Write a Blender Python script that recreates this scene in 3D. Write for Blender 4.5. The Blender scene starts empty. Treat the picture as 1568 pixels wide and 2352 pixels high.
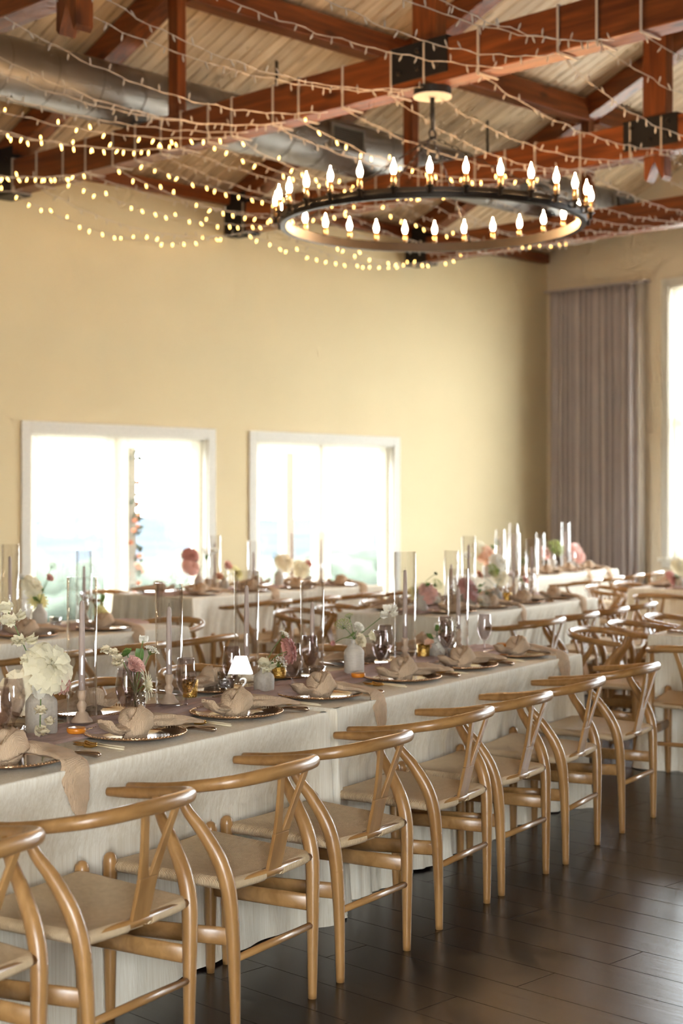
import bpy, math, random
from mathutils import Vector, Matrix, noise
R = random.Random(7)
PI = math.pi
scene = bpy.context.scene
COL = scene.collection

# ------------------------------------------------------------------ camera, sky, exposure
F, YH, TH, H = 3500.0, 1153.0, math.radians(44.5), 1.524     # focal length in px of a 1568x2352 frame, eye level row, heading, eye height
cam_d = bpy.data.cameras.new('camera'); cam = bpy.data.objects.new('camera', cam_d); COL.objects.link(cam)
cam_d.sensor_fit = 'VERTICAL'; cam_d.sensor_height = 36.0; cam_d.sensor_width = 24.0
cam_d.lens = F / 2352 * 36.0
cam_d.shift_y = -(1176 - YH) / 2352
cam_d.clip_end = 2000; cam_d.clip_start = 0.05
cam.location = (0, 0, H); cam.rotation_euler = (PI / 2, 0, TH - PI / 2)
cam_d.dof.use_dof = True; cam_d.dof.focus_distance = 5.1; cam_d.dof.aperture_fstop = 3.0
scene.camera = cam
SKY = 18.0
world = bpy.data.worlds.new('sky'); scene.world = world; world.use_nodes = True
bg = world.node_tree.nodes['Background']; bg.inputs['Color'].default_value = (0.90, 0.96, 1.0, 1); bg.inputs['Strength'].default_value = SKY
scene.view_settings.view_transform = 'Standard'; scene.view_settings.look = 'None'
scene.view_settings.exposure = 0.98; scene.view_settings.gamma = 1.0; scene.view_settings.use_curve_mapping = False
cy = scene.cycles
cy.use_denoising = True; cy.max_bounces = 6; cy.diffuse_bounces = 4; cy.glossy_bounces = 3; cy.transmission_bounces = 4
cy.use_adaptive_sampling = True; cy.adaptive_threshold = .14; cy.adaptive_min_samples = 14; cy.light_sampling_threshold = .05
cy.transparent_max_bounces = 20; cy.caustics_reflective = False; cy.caustics_refractive = False; cy.sample_clamp_indirect = 6.0

def portal(loc, rot, sx, sy):
    d = bpy.data.lights.new('window_portal', 'AREA'); d.shape = 'RECTANGLE'; d.size = sx; d.size_y = sy
    d.cycles.is_portal = True
    o = bpy.data.objects.new('window_portal', d); COL.objects.link(o); o.location = loc; o.rotation_euler = rot
    return o

# room frame: x runs along the far wall to the right, y towards the far wall, camera at the origin
FARY, RX, LX, NY = 12.8, 17.1, -5.0, -3.6
RIDGE, EAVE, SLOPE = 7.25, 4.95, 0.417
def ceil_z(y): return EAVE + SLOPE * (FARY - y) if y > RIDGE else EAVE + SLOPE * (FARY - RIDGE) - 0.21 * (RIDGE - y)
portal((9.77, FARY + .02, 1.15), (-PI / 2, 0, 0), 2.3, 2.25)
portal((12.79, FARY + .02, 1.15), (-PI / 2, 0, 0), 2.3, 2.25)
portal((RX + .02, 9.69, 2.6), (0, PI / 2, 0), 3.5, 2.3)
portal((RX + .02, 5.75, 2.6), (0, PI / 2, 0), 3.5, 2.3)
portal((RX + .02, 1.85, 2.6), (0, PI / 2, 0), 3.5, 2.3)

# ------------------------------------------------------------------ measuring helpers
def ray2(px):
    a = (px - 784) / F
    return math.sin(TH) * a + math.cos(TH), -math.cos(TH) * a + math.sin(TH)
def at(px, py, z):
    rx, ry = ray2(px); t = (z - H) / (-(py - YH) / F)
    return Vector((rx * t, ry * t, z))
def depth(p): return math.cos(TH) * p[0] + math.sin(TH) * p[1]
def height_at(p, py): return H - (py - YH) / F * depth(p)

# ------------------------------------------------------------------ mesh helpers
class MB:
    def __init__(s): s.v = []; s.f = []
    def add(s, vs, fs, M=None):
        b = len(s.v)
        s.v += [tuple(M @ Vector(p)) for p in vs] if M is not None else [tuple(p) for p in vs]
        s.f += [tuple(i + b for i in f) for f in fs]
        return s
    def box(s, a, b, M=None):
        x0, y0, z0 = a; x1, y1, z1 = b
        vs = [(x0, y0, z0), (x1, y0, z0), (x1, y1, z0), (x0, y1, z0), (x0, y0, z1), (x1, y0, z1), (x1, y1, z1), (x0, y1, z1)]
        return s.add(vs, [(0, 3, 2, 1), (4, 5, 6, 7), (0, 1, 5, 4), (1, 2, 6, 5), (2, 3, 7, 6), (3, 0, 4, 7)], M)
    def lathe(s, prof, n=16, M=None, cap0=True, cap1=True):
        vs = []; fs = []
        for r, z in prof:
            for k in range(n):
                a = 2 * PI * k / n; vs.append((r * math.cos(a), r * math.sin(a), z))
        for i in range(len(prof) - 1):
            for k in range(n):
                fs.append((i * n + k, i * n + (k + 1) % n, (i + 1) * n + (k + 1) % n, (i + 1) * n + k))
        if cap0: fs.append(tuple(range(n))[::-1])
        if cap1: fs.append(tuple((len(prof) - 1) * n + k for k in range(n)))
        return s.add(vs, fs, M)
    def tube(s, path, rad, n=8, closed=False, up=None, M=None, flat=None):
        # rad: number, list of numbers or list of (width, height); the frame follows 'up'
        P = [Vector(p) for p in path]; m = len(P); vs = []; fs = []
        nrm = None
        for i, p in enumerate(P):
            if closed: t = P[(i + 1) % m] - P[i - 1]
            else: t = P[min(i + 1, m - 1)] - P[max(i - 1, 0)]
            t.normalize()
            if up is not None: b = t.cross(Vector(up))
            elif nrm is None: b = t.cross(Vector((0, 0, 1)) if abs(t.z) < .9 else Vector((1, 0, 0)))
            else: b = t.cross(nrm)
            if b.length < 1e-6: b = t.orthogonal()
            b.normalize(); nrm = b.cross(t); nrm.normalize()
            r = rad[i] if isinstance(rad, (list, tuple)) else rad
            rw, rh = r if isinstance(r, (list, tuple)) else (r, r)
            for k in range(n):
                a = 2 * PI * k / n
                vs.append(p + b * (rw * math.cos(a)) + nrm * (rh * math.sin(a)))
        for i in range(m if closed else m - 1):
            j = (i + 1) % m
            for k in range(n):
                fs.append((i * n + k, i * n + (k + 1) % n, j * n + (k + 1) % n, j * n + k))
        if not closed:
            fs.append(tuple(range(n))[::-1]); fs.append(tuple((m - 1) * n + k for k in range(n)))
        return s.add(vs, fs, M)
    def ball(s, c, r, n=8, m=5, M=None):
        rx, ry, rz = r if isinstance(r, (list, tuple)) else (r, r, r)
        vs = [(c[0], c[1], c[2] - rz)]; fs = []
        for i in range(1, m):
            a = PI * i / m
            for k in range(n):
                b = 2 * PI * k / n
                vs.append((c[0] + rx * math.sin(a) * math.cos(b), c[1] + ry * math.sin(a) * math.sin(b), c[2] - rz * math.cos(a)))
        vs.append((c[0], c[1], c[2] + rz)); L = len(vs) - 1
        for k in range(n):
            fs.append((0, 1 + (k + 1) % n, 1 + k)); fs.append((L, 1 + (m - 2) * n + k, 1 + (m - 2) * n + (k + 1) % n))
        for i in range(m - 2):
            for k in range(n):
                fs.append((1 + i * n + k, 1 + i * n + (k + 1) % n, 1 + (i + 1) * n + (k + 1) % n, 1 + (i + 1) * n + k))
        return s.add(vs, fs, M)
    def prism(s, poly, z0, z1, M=None):
        n = len(poly)
        vs = [(p[0], p[1], z0) for p in poly] + [(p[0], p[1], z1) for p in poly]
        fs = [tuple(range(n))[::-1], tuple(range(n, 2 * n))] + [(i, (i + 1) % n, n + (i + 1) % n, n + i) for i in range(n)]
        return s.add(vs, fs, M)
    def mesh(s, name, mat, smooth=True):
        me = bpy.data.meshes.new(name); me.from_pydata(s.v, [], s.f); me.validate(); me.update()
        if mat is not None: me.materials.append(mat)
        if smooth:
            me.polygons.foreach_set('use_smooth', [True] * len(me.polygons))
        return me
    def build(s, name, mat, parent=None, smooth=True, bevel=0, auto=None, sub=0):
        return obj(name, s.mesh(name, mat, smooth), parent, bevel, auto, sub)
def obj(name, me, parent=None, bevel=0, auto=None, sub=0):
    o = bpy.data.objects.new(name, me); COL.objects.link(o)
    if parent is not None: o.parent = parent
    if bevel:
        b = o.modifiers.new('bevel', 'BEVEL'); b.width = bevel; b.segments = 2; b.limit_method = 'ANGLE'; b.angle_limit = .6
    if sub:
        q = o.modifiers.new('subdivision', 'SUBSURF'); q.levels = sub; q.render_levels = sub
    if auto:
        me.set_sharp_from_angle(angle=auto)
    return o
def tag(o, label=None, cat=None, group=None, kind=None):
    if label: o['label'] = label
    if cat: o['category'] = cat
    if group: o['group'] = group
    if kind: o['kind'] = kind
    return o
def empty(name, loc=(0, 0, 0), rz=0.0):
    o = bpy.data.objects.new(name, None); COL.objects.link(o); o.location = loc; o.rotation_euler = (0, 0, rz)
    o.empty_display_size = .05
    return o
KIDS = {}
def copy_tree(o, parent=None):
    c = o.copy(); COL.objects.link(c); c.parent = parent
    for ch in o.children: copy_tree(ch, c)
    return c
def spline(pts, n=6):
    P = [Vector(p) for p in pts]; out = []
    for i in range(len(P) - 1):
        a, b, c, d = P[max(i - 1, 0)], P[i], P[i + 1], P[min(i + 2, len(P) - 1)]
        for k in range(n):
            t = k / n
            out.append(.5 * ((2 * b) + (c - a) * t + (2 * a - 5 * b + 4 * c - d) * t * t + (3 * b - a - 3 * c + d) * t ** 3))
    out.append(P[-1]); return out
def lerp_list(vals, n):
    out = []
    for i in range(len(vals) - 1):
        for k in range(n): out.append(vals[i] + (vals[i + 1] - vals[i]) * k / n)
    out.append(vals[-1]); return out
def T(*p): return Matrix.Translation(p)
def RZ(a): return Matrix.Rotation(a, 4, 'Z')
ORD = ['first', 'second', 'third', 'fourth', 'fifth', 'sixth', 'seventh', 'eighth', 'ninth', 'tenth', 'eleventh', 'twelfth', 'thirteenth', 'fourteenth',
       'fifteenth', 'sixteenth', 'seventeenth', 'eighteenth', 'nineteenth', 'twentieth']

# ------------------------------------------------------------------ materials
def nodes(name):
    m = bpy.data.materials.new(name); m.use_nodes = True
    nt = m.node_tree; return m, nt, nt.nodes['Principled BSDF']
def N(nt, typ, **kw):
    n = nt.nodes.new(typ)
    for k, v in kw.items():
        if k.startswith('i_'): n.inputs[k[2:].replace('_', ' ')].default_value = v
        else: setattr(n, k, v)
    return n
def plain(name, col, rough=.5, metal=0.0, var=0.0, vscale=8.0, bump=0.0, bscale=40.0, stretch=(1, 1, 1), rand=0.0, spec=.5, transl=0.0, coat=0.0, detail=4.0):
    m, nt, b = nodes(name); L = nt.links.new
    b.inputs['Roughness'].default_value = rough; b.inputs['Metallic'].default_value = metal
    b.inputs['Specular IOR Level'].default_value = spec
    if coat: b.inputs['Coat Weight'].default_value = coat
    b.inputs['Base Color'].default_value = (*col, 1)
    tc = N(nt, 'ShaderNodeTexCoord'); mp = N(nt, 'ShaderNodeMapping'); mp.inputs['Scale'].default_value = stretch
    L(tc.outputs['Object'], mp.inputs['Vector'])
    src = None
    if var or rand:
        nz = N(nt, 'ShaderNodeTexNoise'); nz.inputs['Scale'].default_value = vscale; nz.inputs['Detail'].default_value = detail
        L(mp.outputs['Vector'], nz.inputs['Vector'])
        hs = N(nt, 'ShaderNodeHueSaturation'); hs.inputs['Color'].default_value = (*col, 1)
        mr = N(nt, 'ShaderNodeMapRange'); mr.inputs['From Min'].default_value = .25; mr.inputs['From Max'].default_value = .75
        mr.inputs['To Min'].default_value = 1 - var; mr.inputs['To Max'].default_value = 1 + var
        L(nz.outputs['Fac'], mr.inputs['Value']); v = mr.outputs['Result']
        if rand:
            oi = N(nt, 'ShaderNodeObjectInfo'); m2 = N(nt, 'ShaderNodeMapRange'); m2.inputs['To Min'].default_value = 1 - rand; m2.inputs['To Max'].default_value = 1 + rand
            L(oi.outputs['Random'], m2.inputs['Value']); mu = N(nt, 'ShaderNodeMath', operation='MULTIPLY'); L(v, mu.inputs[0]); L(m2.outputs['Result'], mu.inputs[1]); v = mu.outputs[0]
        L(v, hs.inputs['Value']); L(hs.outputs['Color'], b.inputs['Base Color']); src = hs.outputs['Color']
    if bump:
        n2 = N(nt, 'ShaderNodeTexNoise'); n2.inputs['Scale'].default_value = bscale; n2.inputs['Detail'].default_value = 3
        L(mp.outputs['Vector'], n2.inputs['Vector'])
        bp = N(nt, 'ShaderNodeBump'); bp.inputs['Strength'].default_value = bump; bp.inputs['Distance'].default_value = .01
        L(n2.outputs['Fac'], bp.inputs['Height']); L(bp.outputs['Normal'], b.inputs['Normal'])
    if transl:
        out = nt.nodes['Material Output']; tr = N(nt, 'ShaderNodeBsdfTranslucent'); tr.inputs['Color'].default_value = (*col, 1)
        if src: L(src, tr.inputs['Color'])
        mx = N(nt, 'ShaderNodeMixShader'); mx.inputs[0].default_value = transl
        L(b.outputs[0], mx.inputs[1]); L(tr.outputs[0], mx.inputs[2]); L(mx.outputs[0], out.inputs['Surface'])
    return m
def wood(name, dark, light, rough=.4, along='z', scale=1.0, knots=0.0, rand=.12, coat=0.0, bump=.06):
    m, nt, b = nodes(name); L = nt.links.new
    b.inputs['Roughness'].default_value = rough
    if coat: b.inputs['Coat Weight'].default_value = coat; b.inputs['Coat Roughness'].default_value = .25
    tc = N(nt, 'ShaderNodeTexCoord'); mp = N(nt, 'ShaderNodeMapping')
    s = [14 * scale] * 3; s['xyz'.index(along)] = .9 * scale; mp.inputs['Scale'].default_value = s
    oi = N(nt, 'ShaderNodeObjectInfo'); ad = N(nt, 'ShaderNodeVectorMath', operation='ADD')
    ml = N(nt, 'ShaderNodeMath', operation='MULTIPLY'); ml.inputs[1].default_value = 37.0
    L(oi.outputs['Random'], ml.inputs[0]); L(tc.outputs['Object'], mp.inputs['Vector']); L(mp.outputs['Vector'], ad.inputs[0]); L(ml.outputs[0], ad.inputs[1])
    nz = N(nt, 'ShaderNodeTexNoise'); nz.inputs['Scale'].default_value = 1.6; nz.inputs['Detail'].default_value = 6; nz.inputs['Distortion'].default_value = .6
    L(ad.outputs[0], nz.inputs['Vector'])
    cr = N(nt, 'ShaderNodeValToRGB'); cr.color_ramp.elements[0].color = (*dark, 1); cr.color_ramp.elements[1].color = (*light, 1)
    cr.color_ramp.elements[0].position = .3; cr.color_ramp.elements[1].position = .7
    L(nz.outputs['Fac'], cr.inputs['Fac']); c = cr.outputs['Color']
    if knots:
        mk = N(nt, 'ShaderNodeMapping'); ks = [5.0] * 3; ks['xyz'.index(along)] = 2.2; mk.inputs['Scale'].default_value = ks
        a2 = N(nt, 'ShaderNodeVectorMath', operation='ADD'); L(tc.outputs['Object'], mk.inputs['Vector']); L(mk.outputs[0], a2.inputs[0]); L(ml.outputs[0], a2.inputs[1])
        vo = N(nt, 'ShaderNodeTexVoronoi'); vo.inputs['Scale'].default_value = 1.0; L(a2.outputs[0], vo.inputs['Vector'])
        kr = N(nt, 'ShaderNodeMapRange'); kr.inputs['From Min'].default_value = .08; kr.inputs['From Max'].default_value = .22; kr.inputs['To Min'].default_value = knots; kr.inputs['To Max'].default_value = 0
        L(vo.outputs['Distance'], kr.inputs['Value'])
        mx = N(nt, 'ShaderNodeMix', data_type='RGBA'); mx.inputs['B'].default_value = (dark[0] * .3, dark[1] * .3, dark[2] * .3, 1)
        L(kr.outputs[0], mx.inputs['Factor']); L(c, mx.inputs['A']); c = mx.outputs['Result']
    hs = N(nt, 'ShaderNodeHueSaturation'); m2 = N(nt, 'ShaderNodeMapRange'); m2.inputs['To Min'].default_value = 1 - rand; m2.inputs['To Max'].default_value = 1 + rand
    L(oi.outputs['Random'], m2.inputs['Value']); L(m2.outputs[0], hs.inputs['Value']); L(c, hs.inputs['Color']); L(hs.outputs[0], b.inputs['Base Color'])
    if bump:
        bp = N(nt, 'ShaderNodeBump'); bp.inputs['Strength'].default_value = bump; bp.inputs['Distance'].default_value = .01
        L(nz.outputs['Fac'], bp.inputs['Height']); L(bp.outputs[0], b.inputs['Normal'])
    return m
def thin_glass(name, tint, refl=1.0, rough=.0, base=.05, bump=0.0, bscale=20.0, diamond=0.0, col=(1, 1, 1), power=3.2):
    m, nt, b = nodes(name); nt.nodes.remove(b); L = nt.links.new; out = nt.nodes['Material Output']
    tr = N(nt, 'ShaderNodeBsdfTransparent'); tr.inputs['Color'].default_value = (*tint, 1)
    gl = N(nt, 'ShaderNodeBsdfGlossy'); gl.inputs['Color'].default_value = (*col, 1); gl.inputs['Roughness'].default_value = rough
    lw = N(nt, 'ShaderNodeLayerWeight'); lw.inputs['Blend'].default_value = .5
    pw = N(nt, 'ShaderNodeMath', operation='POWER'); pw.inputs[1].default_value = power
    mr = N(nt, 'ShaderNodeMapRange'); mr.inputs['To Min'].default_value = base; mr.inputs['To Max'].default_value = min(1, base + .85 * refl)
    L(lw.outputs['Facing'], pw.inputs[0]); L(pw.outputs[0], mr.inputs['Value'])
    mx = N(nt, 'ShaderNodeMixShader'); L(mr.outputs[0], mx.inputs[0]); L(tr.outputs[0], mx.inputs[1]); L(gl.outputs[0], mx.inputs[2]); L(mx.outputs[0], out.inputs['Surface'])
    if bump or diamond:
        tc = N(nt, 'ShaderNodeTexCoord'); bp = N(nt, 'ShaderNodeBump'); bp.inputs['Strength'].default_value = bump or diamond; bp.inputs['Distance'].default_value = .01
        if bump:
            nz = N(nt, 'ShaderNodeTexNoise'); nz.inputs['Scale'].default_value = bscale; mp = N(nt, 'ShaderNodeMapping'); mp.inputs['Scale'].default_value = (1, 1, .35)
            L(tc.outputs['Object'], mp.inputs[0]); L(mp.outputs[0], nz.inputs['Vector']); L(nz.outputs['Fac'], bp.inputs['Height'])
        else:
            ck = N(nt, 'ShaderNodeTexVoronoi'); ck.inputs['Scale'].default_value = 70; L(tc.outputs['Object'], ck.inputs['Vector']); L(ck.outputs['Distance'], bp.inputs['Height'])
        L(bp.outputs[0], gl.inputs['Normal']); L(bp.outputs[0], lw.inputs['Normal'])
    return m
def glow(name, col, strength, body=None):
    m, nt, b = nodes(name)
    b.inputs['Base Color'].default_value = (*(body or col), 1); b.inputs['Emission Color'].default_value = (*col, 1); b.inputs['Emission Strength'].default_value = strength
    b.inputs['Roughness'].default_value = .3
    return m
M = {}
M['wall'] = plain('cream_paint', (.625, .515, .315), .75, var=.03, vscale=1.2, bump=.05, bscale=120, spec=.2)
M['wall_right'] = plain('warm_white_paint', (.68, .58, .43), .75, var=.03, vscale=1.2, bump=.05, bscale=120, spec=.2)
M['white'] = plain('white_trim_paint', (.92, .91, .885), .4)
M['cedar'] = wood('cedar_beam_y', (.085, .018, .004), (.25, .066, .014), .42, 'y', .9, knots=.75)
M['cedar_z'] = wood('cedar_beam_z', (.085, .018, .004), (.25, .066, .014), .42, 'z', .9, knots=.75)
M['cedar_x'] = wood('cedar_beam_x', (.085, .018, .004), (.25, .066, .014), .42, 'x', .9, knots=.75)
M['pine'] = wood('pale_pine_board', (.50, .355, .21), (.69, .53, .35), .55, 'y', .8, knots=.5, rand=.14)
M['pineback'] = plain('board_gap_shadow_wood', (.22, .15, .09), .8)
M['floor'] = wood('dark_floor_plank', (.010, .0050, .0040), (.024, .0125, .0102), .26, 'y', 1.1, rand=.3, bump=.05)
M['steel'] = plain('black_steel', (.012, .011, .011), .5, .3, var=.2)
M['iron'] = plain('bronze_black_iron', (.035, .026, .020), .42, .7, var=.15)
M['duct'] = plain('galvanised_duct', (.30, .285, .265), .48, .85, var=.12, vscale=3, bump=.03)
M['ductdark'] = plain('duct_seam', (.16, .15, .14), .5, .7)
M['slot'] = plain('grille_dark', (.03, .03, .03), .7)
M['oak'] = wood('honey_oak', (.275, .135, .043), (.43, .235, .086), .33, 'z', 1.2, rand=.05, coat=.25, bump=.02)
M['oak_r'] = wood('honey_oak_rail', (.275, .135, .043), (.43, .235, .086), .33, 'x', 1.2, rand=.05, coat=.25, bump=.02)
M['linen'] = None
M['napkin'] = plain('beige_gauze', (.67, .485, .325), .85, var=.10, vscale=30, bump=.5, bscale=260, spec=.15, transl=.12)
M['runner'] = plain('mauve_gauze', (.70, .525, .475), .9, var=.16, vscale=18, bump=.5, bscale=150, spec=.1, transl=.3, stretch=(.4, 2.0, 1))
M['charger'] = plain('bronze_charger', (.46, .255, .125), .13, .75, var=.04, coat=.5)
M['rim'] = plain('bead_rim', (.70, .46, .28), .16, .9)
M['smoke'] = thin_glass('smoke_glass', (.86, .825, .825), .8)
M['clear'] = thin_glass('clear_glass', (.992, .993, .992), .75, base=.04, bump=.2, bscale=14, power=2.9)
M['pane'] = thin_glass('window_pane', (.96, .97, .97), .6)
M['acrylic'] = thin_glass('clear_acrylic', (.95, .955, .955), .5, base=.07)
M['cut'] = thin_glass('cut_glass', (.86, .85, .85), .9, base=.10, diamond=.7)
M['goldglass'] = plain('gold_mercury_glass', (.83, .55, .16), .2, 1.0, var=.45, vscale=90, bump=.6, bscale=120)
M['candle'] = plain('dusty_candle', (.56, .435, .375), .5, var=.03, spec=.3)
M['wax'] = plain('white_wax', (.80, .77, .74), .5)
M['wick'] = plain('wick', (.1, .08, .07), .8)
M['beech'] = wood('pale_beech', (.50, .34, .22), (.62, .45, .31), .5, 'z', 1.5, rand=.06)
M['stone'] = plain('grey_stoneware', (.40, .35, .29), .6, var=.12, vscale=120, bump=.15, bscale=60, detail=2)
M['stone_w'] = plain('cream_stoneware', (.54, .485, .415), .55, var=.10, vscale=25, bump=.2, bscale=30, stretch=(1, 1, 6))
M['gold'] = plain('gold_cutlery', (.80, .50, .17), .18, 1.0)
M['ivory'] = plain('pale_handle', (.74, .60, .48), .25, .2)
M['silver'] = plain('polished_steel', (.62, .50, .42), .14, 1.0)
M['orange'] = plain('citrus_rind', (.72, .24, .02), .35, var=.1)
M['orange_in'] = plain('citrus_flesh', (.86, .46, .10), .3, var=.1, vscale=50, transl=.2)
M['stem'] = plain('green_stem', (.10, .17, .03), .5, var=.2)
M['leaf'] = plain('green_leaf', (.11, .20, .05), .45, var=.25, vscale=30, transl=.25)
M['leafd'] = plain('dark_green_leaf', (.05, .10, .045), .45, var=.25, vscale=30, transl=.2)
M['lime'] = plain('lime_green', (.42, .48, .14), .6, var=.2, vscale=60, transl=.2)
PETAL = {'cream': (.88, .82, .62), 'white': (.90, .86, .76), 'ivory': (.89, .80, .60), 'blush': (.84, .52, .44), 'rose': (.60, .30, .26), 'yellow': (.86, .78, .40), 'peach': (.86, .55, .38)}
for k, c in PETAL.items(): M[k] = plain('petal_' + k, c, .6, var=.06, vscale=40, spec=.2, transl=.32, rand=.04)
M['curtain'] = plain('taupe_curtain', (.44, .385, .36), .85, var=.05, vscale=3, spec=.1)
M['lining'] = plain('pale_lining', (.66, .60, .52), .8)
M['cable'] = plain('white_cable', (.52, .44, .36), .6)
M['strap'] = plain('pale_strap', (.50, .43, .36), .6)
M['lit'] = glow('lit_mini_bulb', (1.0, .56, .14), 6.5)
M['lit'].cycles.emission_sampling = 'NONE'
M['unlit'] = plain('clear_mini_bulb', (.62, .57, .50), .08, spec=.8, transl=.4)
M['flame'] = glow('warm_filament_bulb', (1.0, .60, .27), 165.0)
M['brass'] = plain('aged_brass', (.50, .31, .15), .3, 1.0)
M['bark'] = plain('bark', (.10, .075, .055), .9, var=.2)
M['grass'] = plain('dry_grass', (.04, .045, .02), .9, var=.3, vscale=.3)
M['hill'] = plain('wooded_hill', (.034, .040, .046), .95, var=.22, vscale=.08, spec=0)
M['bush'] = plain('hedge_leaf', (.046, .054, .042), .8, var=.3, vscale=1.5, spec=0)
M['coral'] = plain('coral_blossom', (.26, .095, .06), .7, spec=0)
M['postwhite'] = plain('porch_post_paint', (.16, .15, .145), .6, spec=0)
M['bounce_ground'] = plain('pale_bounce_ground', (.50, .47, .42), .9, var=.08, vscale=2)  # pale colour of unseen outdoor ground, added to bounce skylight onto the ceiling
M['letter'] = plain('white_lettering', (.92, .92, .92), .5)
M['dark'] = plain('table_top', (.30, .24, .18), .6)

def linen():
    m, nt, b = nodes('ivory_linen'); L = nt.links.new
    b.inputs['Roughness'].default_value = .8; b.inputs['Specular IOR Level'].default_value = .2
    tc = N(nt, 'ShaderNodeTexCoord'); mp = N(nt, 'ShaderNodeMapping'); mp.inputs['Scale'].default_value = (260, 260, 3.0)
    L(tc.outputs['Object'], mp.inputs[0]); nz = N(nt, 'ShaderNodeTexNoise'); nz.inputs['Scale'].default_value = 1.0; nz.inputs['Detail'].default_value = 3; L(mp.outputs[0], nz.inputs['Vector'])
    m2 = N(nt, 'ShaderNodeMapping'); m2.inputs['Scale'].default_value = (75, 75, 1.2); L(tc.outputs['Object'], m2.inputs[0])
    n2 = N(nt, 'ShaderNodeTexNoise'); n2.inputs['Scale'].default_value = 1.0; n2.inputs['Detail'].default_value = 4; L(m2.outputs[0], n2.inputs['Vector'])
    av = N(nt, 'ShaderNodeMath', operation='ADD'); L(nz.outputs['Fac'], av.inputs[0]); L(n2.outputs['Fac'], av.inputs[1])
    cr = N(nt, 'ShaderNodeMapRange'); cr.inputs['From Min'].default_value = .75; cr.inputs['From Max'].default_value = 1.25
    L(av.outputs[0], cr.inputs['Value'])
    mx = N(nt, 'ShaderNodeMix', data_type='RGBA'); mx.inputs['A'].default_value = (.74, .67, .54, 1); mx.inputs['B'].default_value = (.87, .82, .71, 1)
    L(cr.outputs[0], mx.inputs['Factor']); L(mx.outputs['Result'], b.inputs['Base Color'])
    bp = N(nt, 'ShaderNodeBump'); bp.inputs['Strength'].default_value = .25; bp.inputs['Distance'].default_value = .004; L(av.outputs[0], bp.inputs['Height']); L(bp.outputs[0], b.inputs['Normal'])
    return m
M['linen'] = linen()
def cord():
    m, nt, b = nodes('woven_paper_cord'); L = nt.links.new
    b.inputs['Roughness'].default_value = .75; b.inputs['Specular IOR Level'].default_value = .25
    tc = N(nt, 'ShaderNodeTexCoord'); sp = N(nt, 'ShaderNodeSeparateXYZ'); L(tc.outputs['Object'], sp.inputs[0])
    def mth(op, a, bb=None):
        n = N(nt, 'ShaderNodeMath', operation=op)
        for i, q in enumerate((a, bb)):
            if q is None: continue
            if isinstance(q, (int, float)): n.inputs[i].default_value = q
            else: L(q, n.inputs[i])
        return n.outputs[0]
    ax = mth('ABSOLUTE', sp.outputs['X']); ay = mth('ABSOLUTE', mth('SUBTRACT', sp.outputs['Y'], .01))
    mask = mth('GREATER_THAN', ax, mth('MULTIPLY', ay, 1.02))
    wx = mth('SINE', mth('MULTIPLY', sp.outputs['X'], 2 * PI / .0052)); wy = mth('SINE', mth('MULTIPLY', sp.outputs['Y'], 2 * PI / .0052))
    w = mth('ADD', mth('MULTIPLY', wy, mask), mth('MULTIPLY', wx, mth('SUBTRACT', 1.0, mask)))
    mr = N(nt, 'ShaderNodeMapRange'); mr.inputs['From Min'].default_value = -1; L(w, mr.inputs['Value'])
    nz = N(nt, 'ShaderNodeTexNoise'); nz.inputs['Scale'].default_value = 60; L(tc.outputs['Object'], nz.inputs['Vector'])
    f2 = mth('MULTIPLY', mr.outputs[0], mth('ADD', nz.outputs['Fac'], .45))
    mx = N(nt, 'ShaderNodeMix', data_type='RGBA'); mx.inputs['A'].default_value = (.46, .31, .175, 1); mx.inputs['B'].default_value = (.86, .68, .44, 1)
    L(f2, mx.inputs['Factor']); L(mx.outputs['Result'], b.inputs['Base Color'])
    bp = N(nt, 'ShaderNodeBump'); bp.inputs['Strength'].default_value = .6; bp.inputs['Distance'].default_value = .003; L(w, bp.inputs['Height']); L(bp.outputs[0], b.inputs['Normal'])
    return m
M['cord'] = cord()
def waffle(m):      # crinkled weave of the napkins
    nt = m.node_tree; L = nt.links.new; b = nt.nodes['Principled BSDF']; tc = N(nt, 'ShaderNodeTexCoord'); hs = []
    for ax in ('X', 'Y'):
        w = N(nt, 'ShaderNodeTexWave', bands_direction=ax); w.inputs['Scale'].default_value = 75; w.inputs['Distortion'].default_value = 2.5; w.inputs['Detail'].default_value = 1
        w.inputs['Detail Scale'].default_value = .6; L(tc.outputs['Object'], w.inputs['Vector']); hs.append(w.outputs['Fac'])
    ad = N(nt, 'ShaderNodeMath', operation='ADD'); L(hs[0], ad.inputs[0]); L(hs[1], ad.inputs[1])
    bp = N(nt, 'ShaderNodeBump'); bp.inputs['Strength'].default_value = .55; bp.inputs['Distance'].default_value = .003
    L(ad.outputs[0], bp.inputs['Height']); L(bp.outputs[0], b.inputs['Normal'])
waffle(M['napkin'])

# ------------------------------------------------------------------ the room
def struct(name, mb, mat, bevel=0, smooth=False):
    o = mb.build(name, mat, None, smooth, bevel); o['kind'] = 'structure'; return o
fl = struct('floor', MB().box((LX - .2, NY - .2, -.1), (RX + .2, FARY + .2, -.0008)), M['floor'])
def plank_mesh(w, l, h, mat, b=.0025):
    x, y = w / 2, l / 2
    vs = [(-x, -y, -h), (x, -y, -h), (x, y, -h), (-x, y, -h), (-x, -y, -b), (x, -y, -b), (x, y, -b), (-x, y, -b), (-x + b, -y + b, 0), (x - b, -y + b, 0), (x - b, y - b, 0), (-x + b, y - b, 0)]
    fs = [(0, 1, 5, 4), (1, 2, 6, 5), (2, 3, 7, 6), (3, 0, 4, 7), (4, 5, 9, 8), (5, 6, 10, 9), (6, 7, 11, 10), (7, 4, 8, 11), (8, 9, 10, 11)]
    return MB().add(vs, fs).mesh('plank', mat, False)
PW, PL = .20, 1.22
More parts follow.
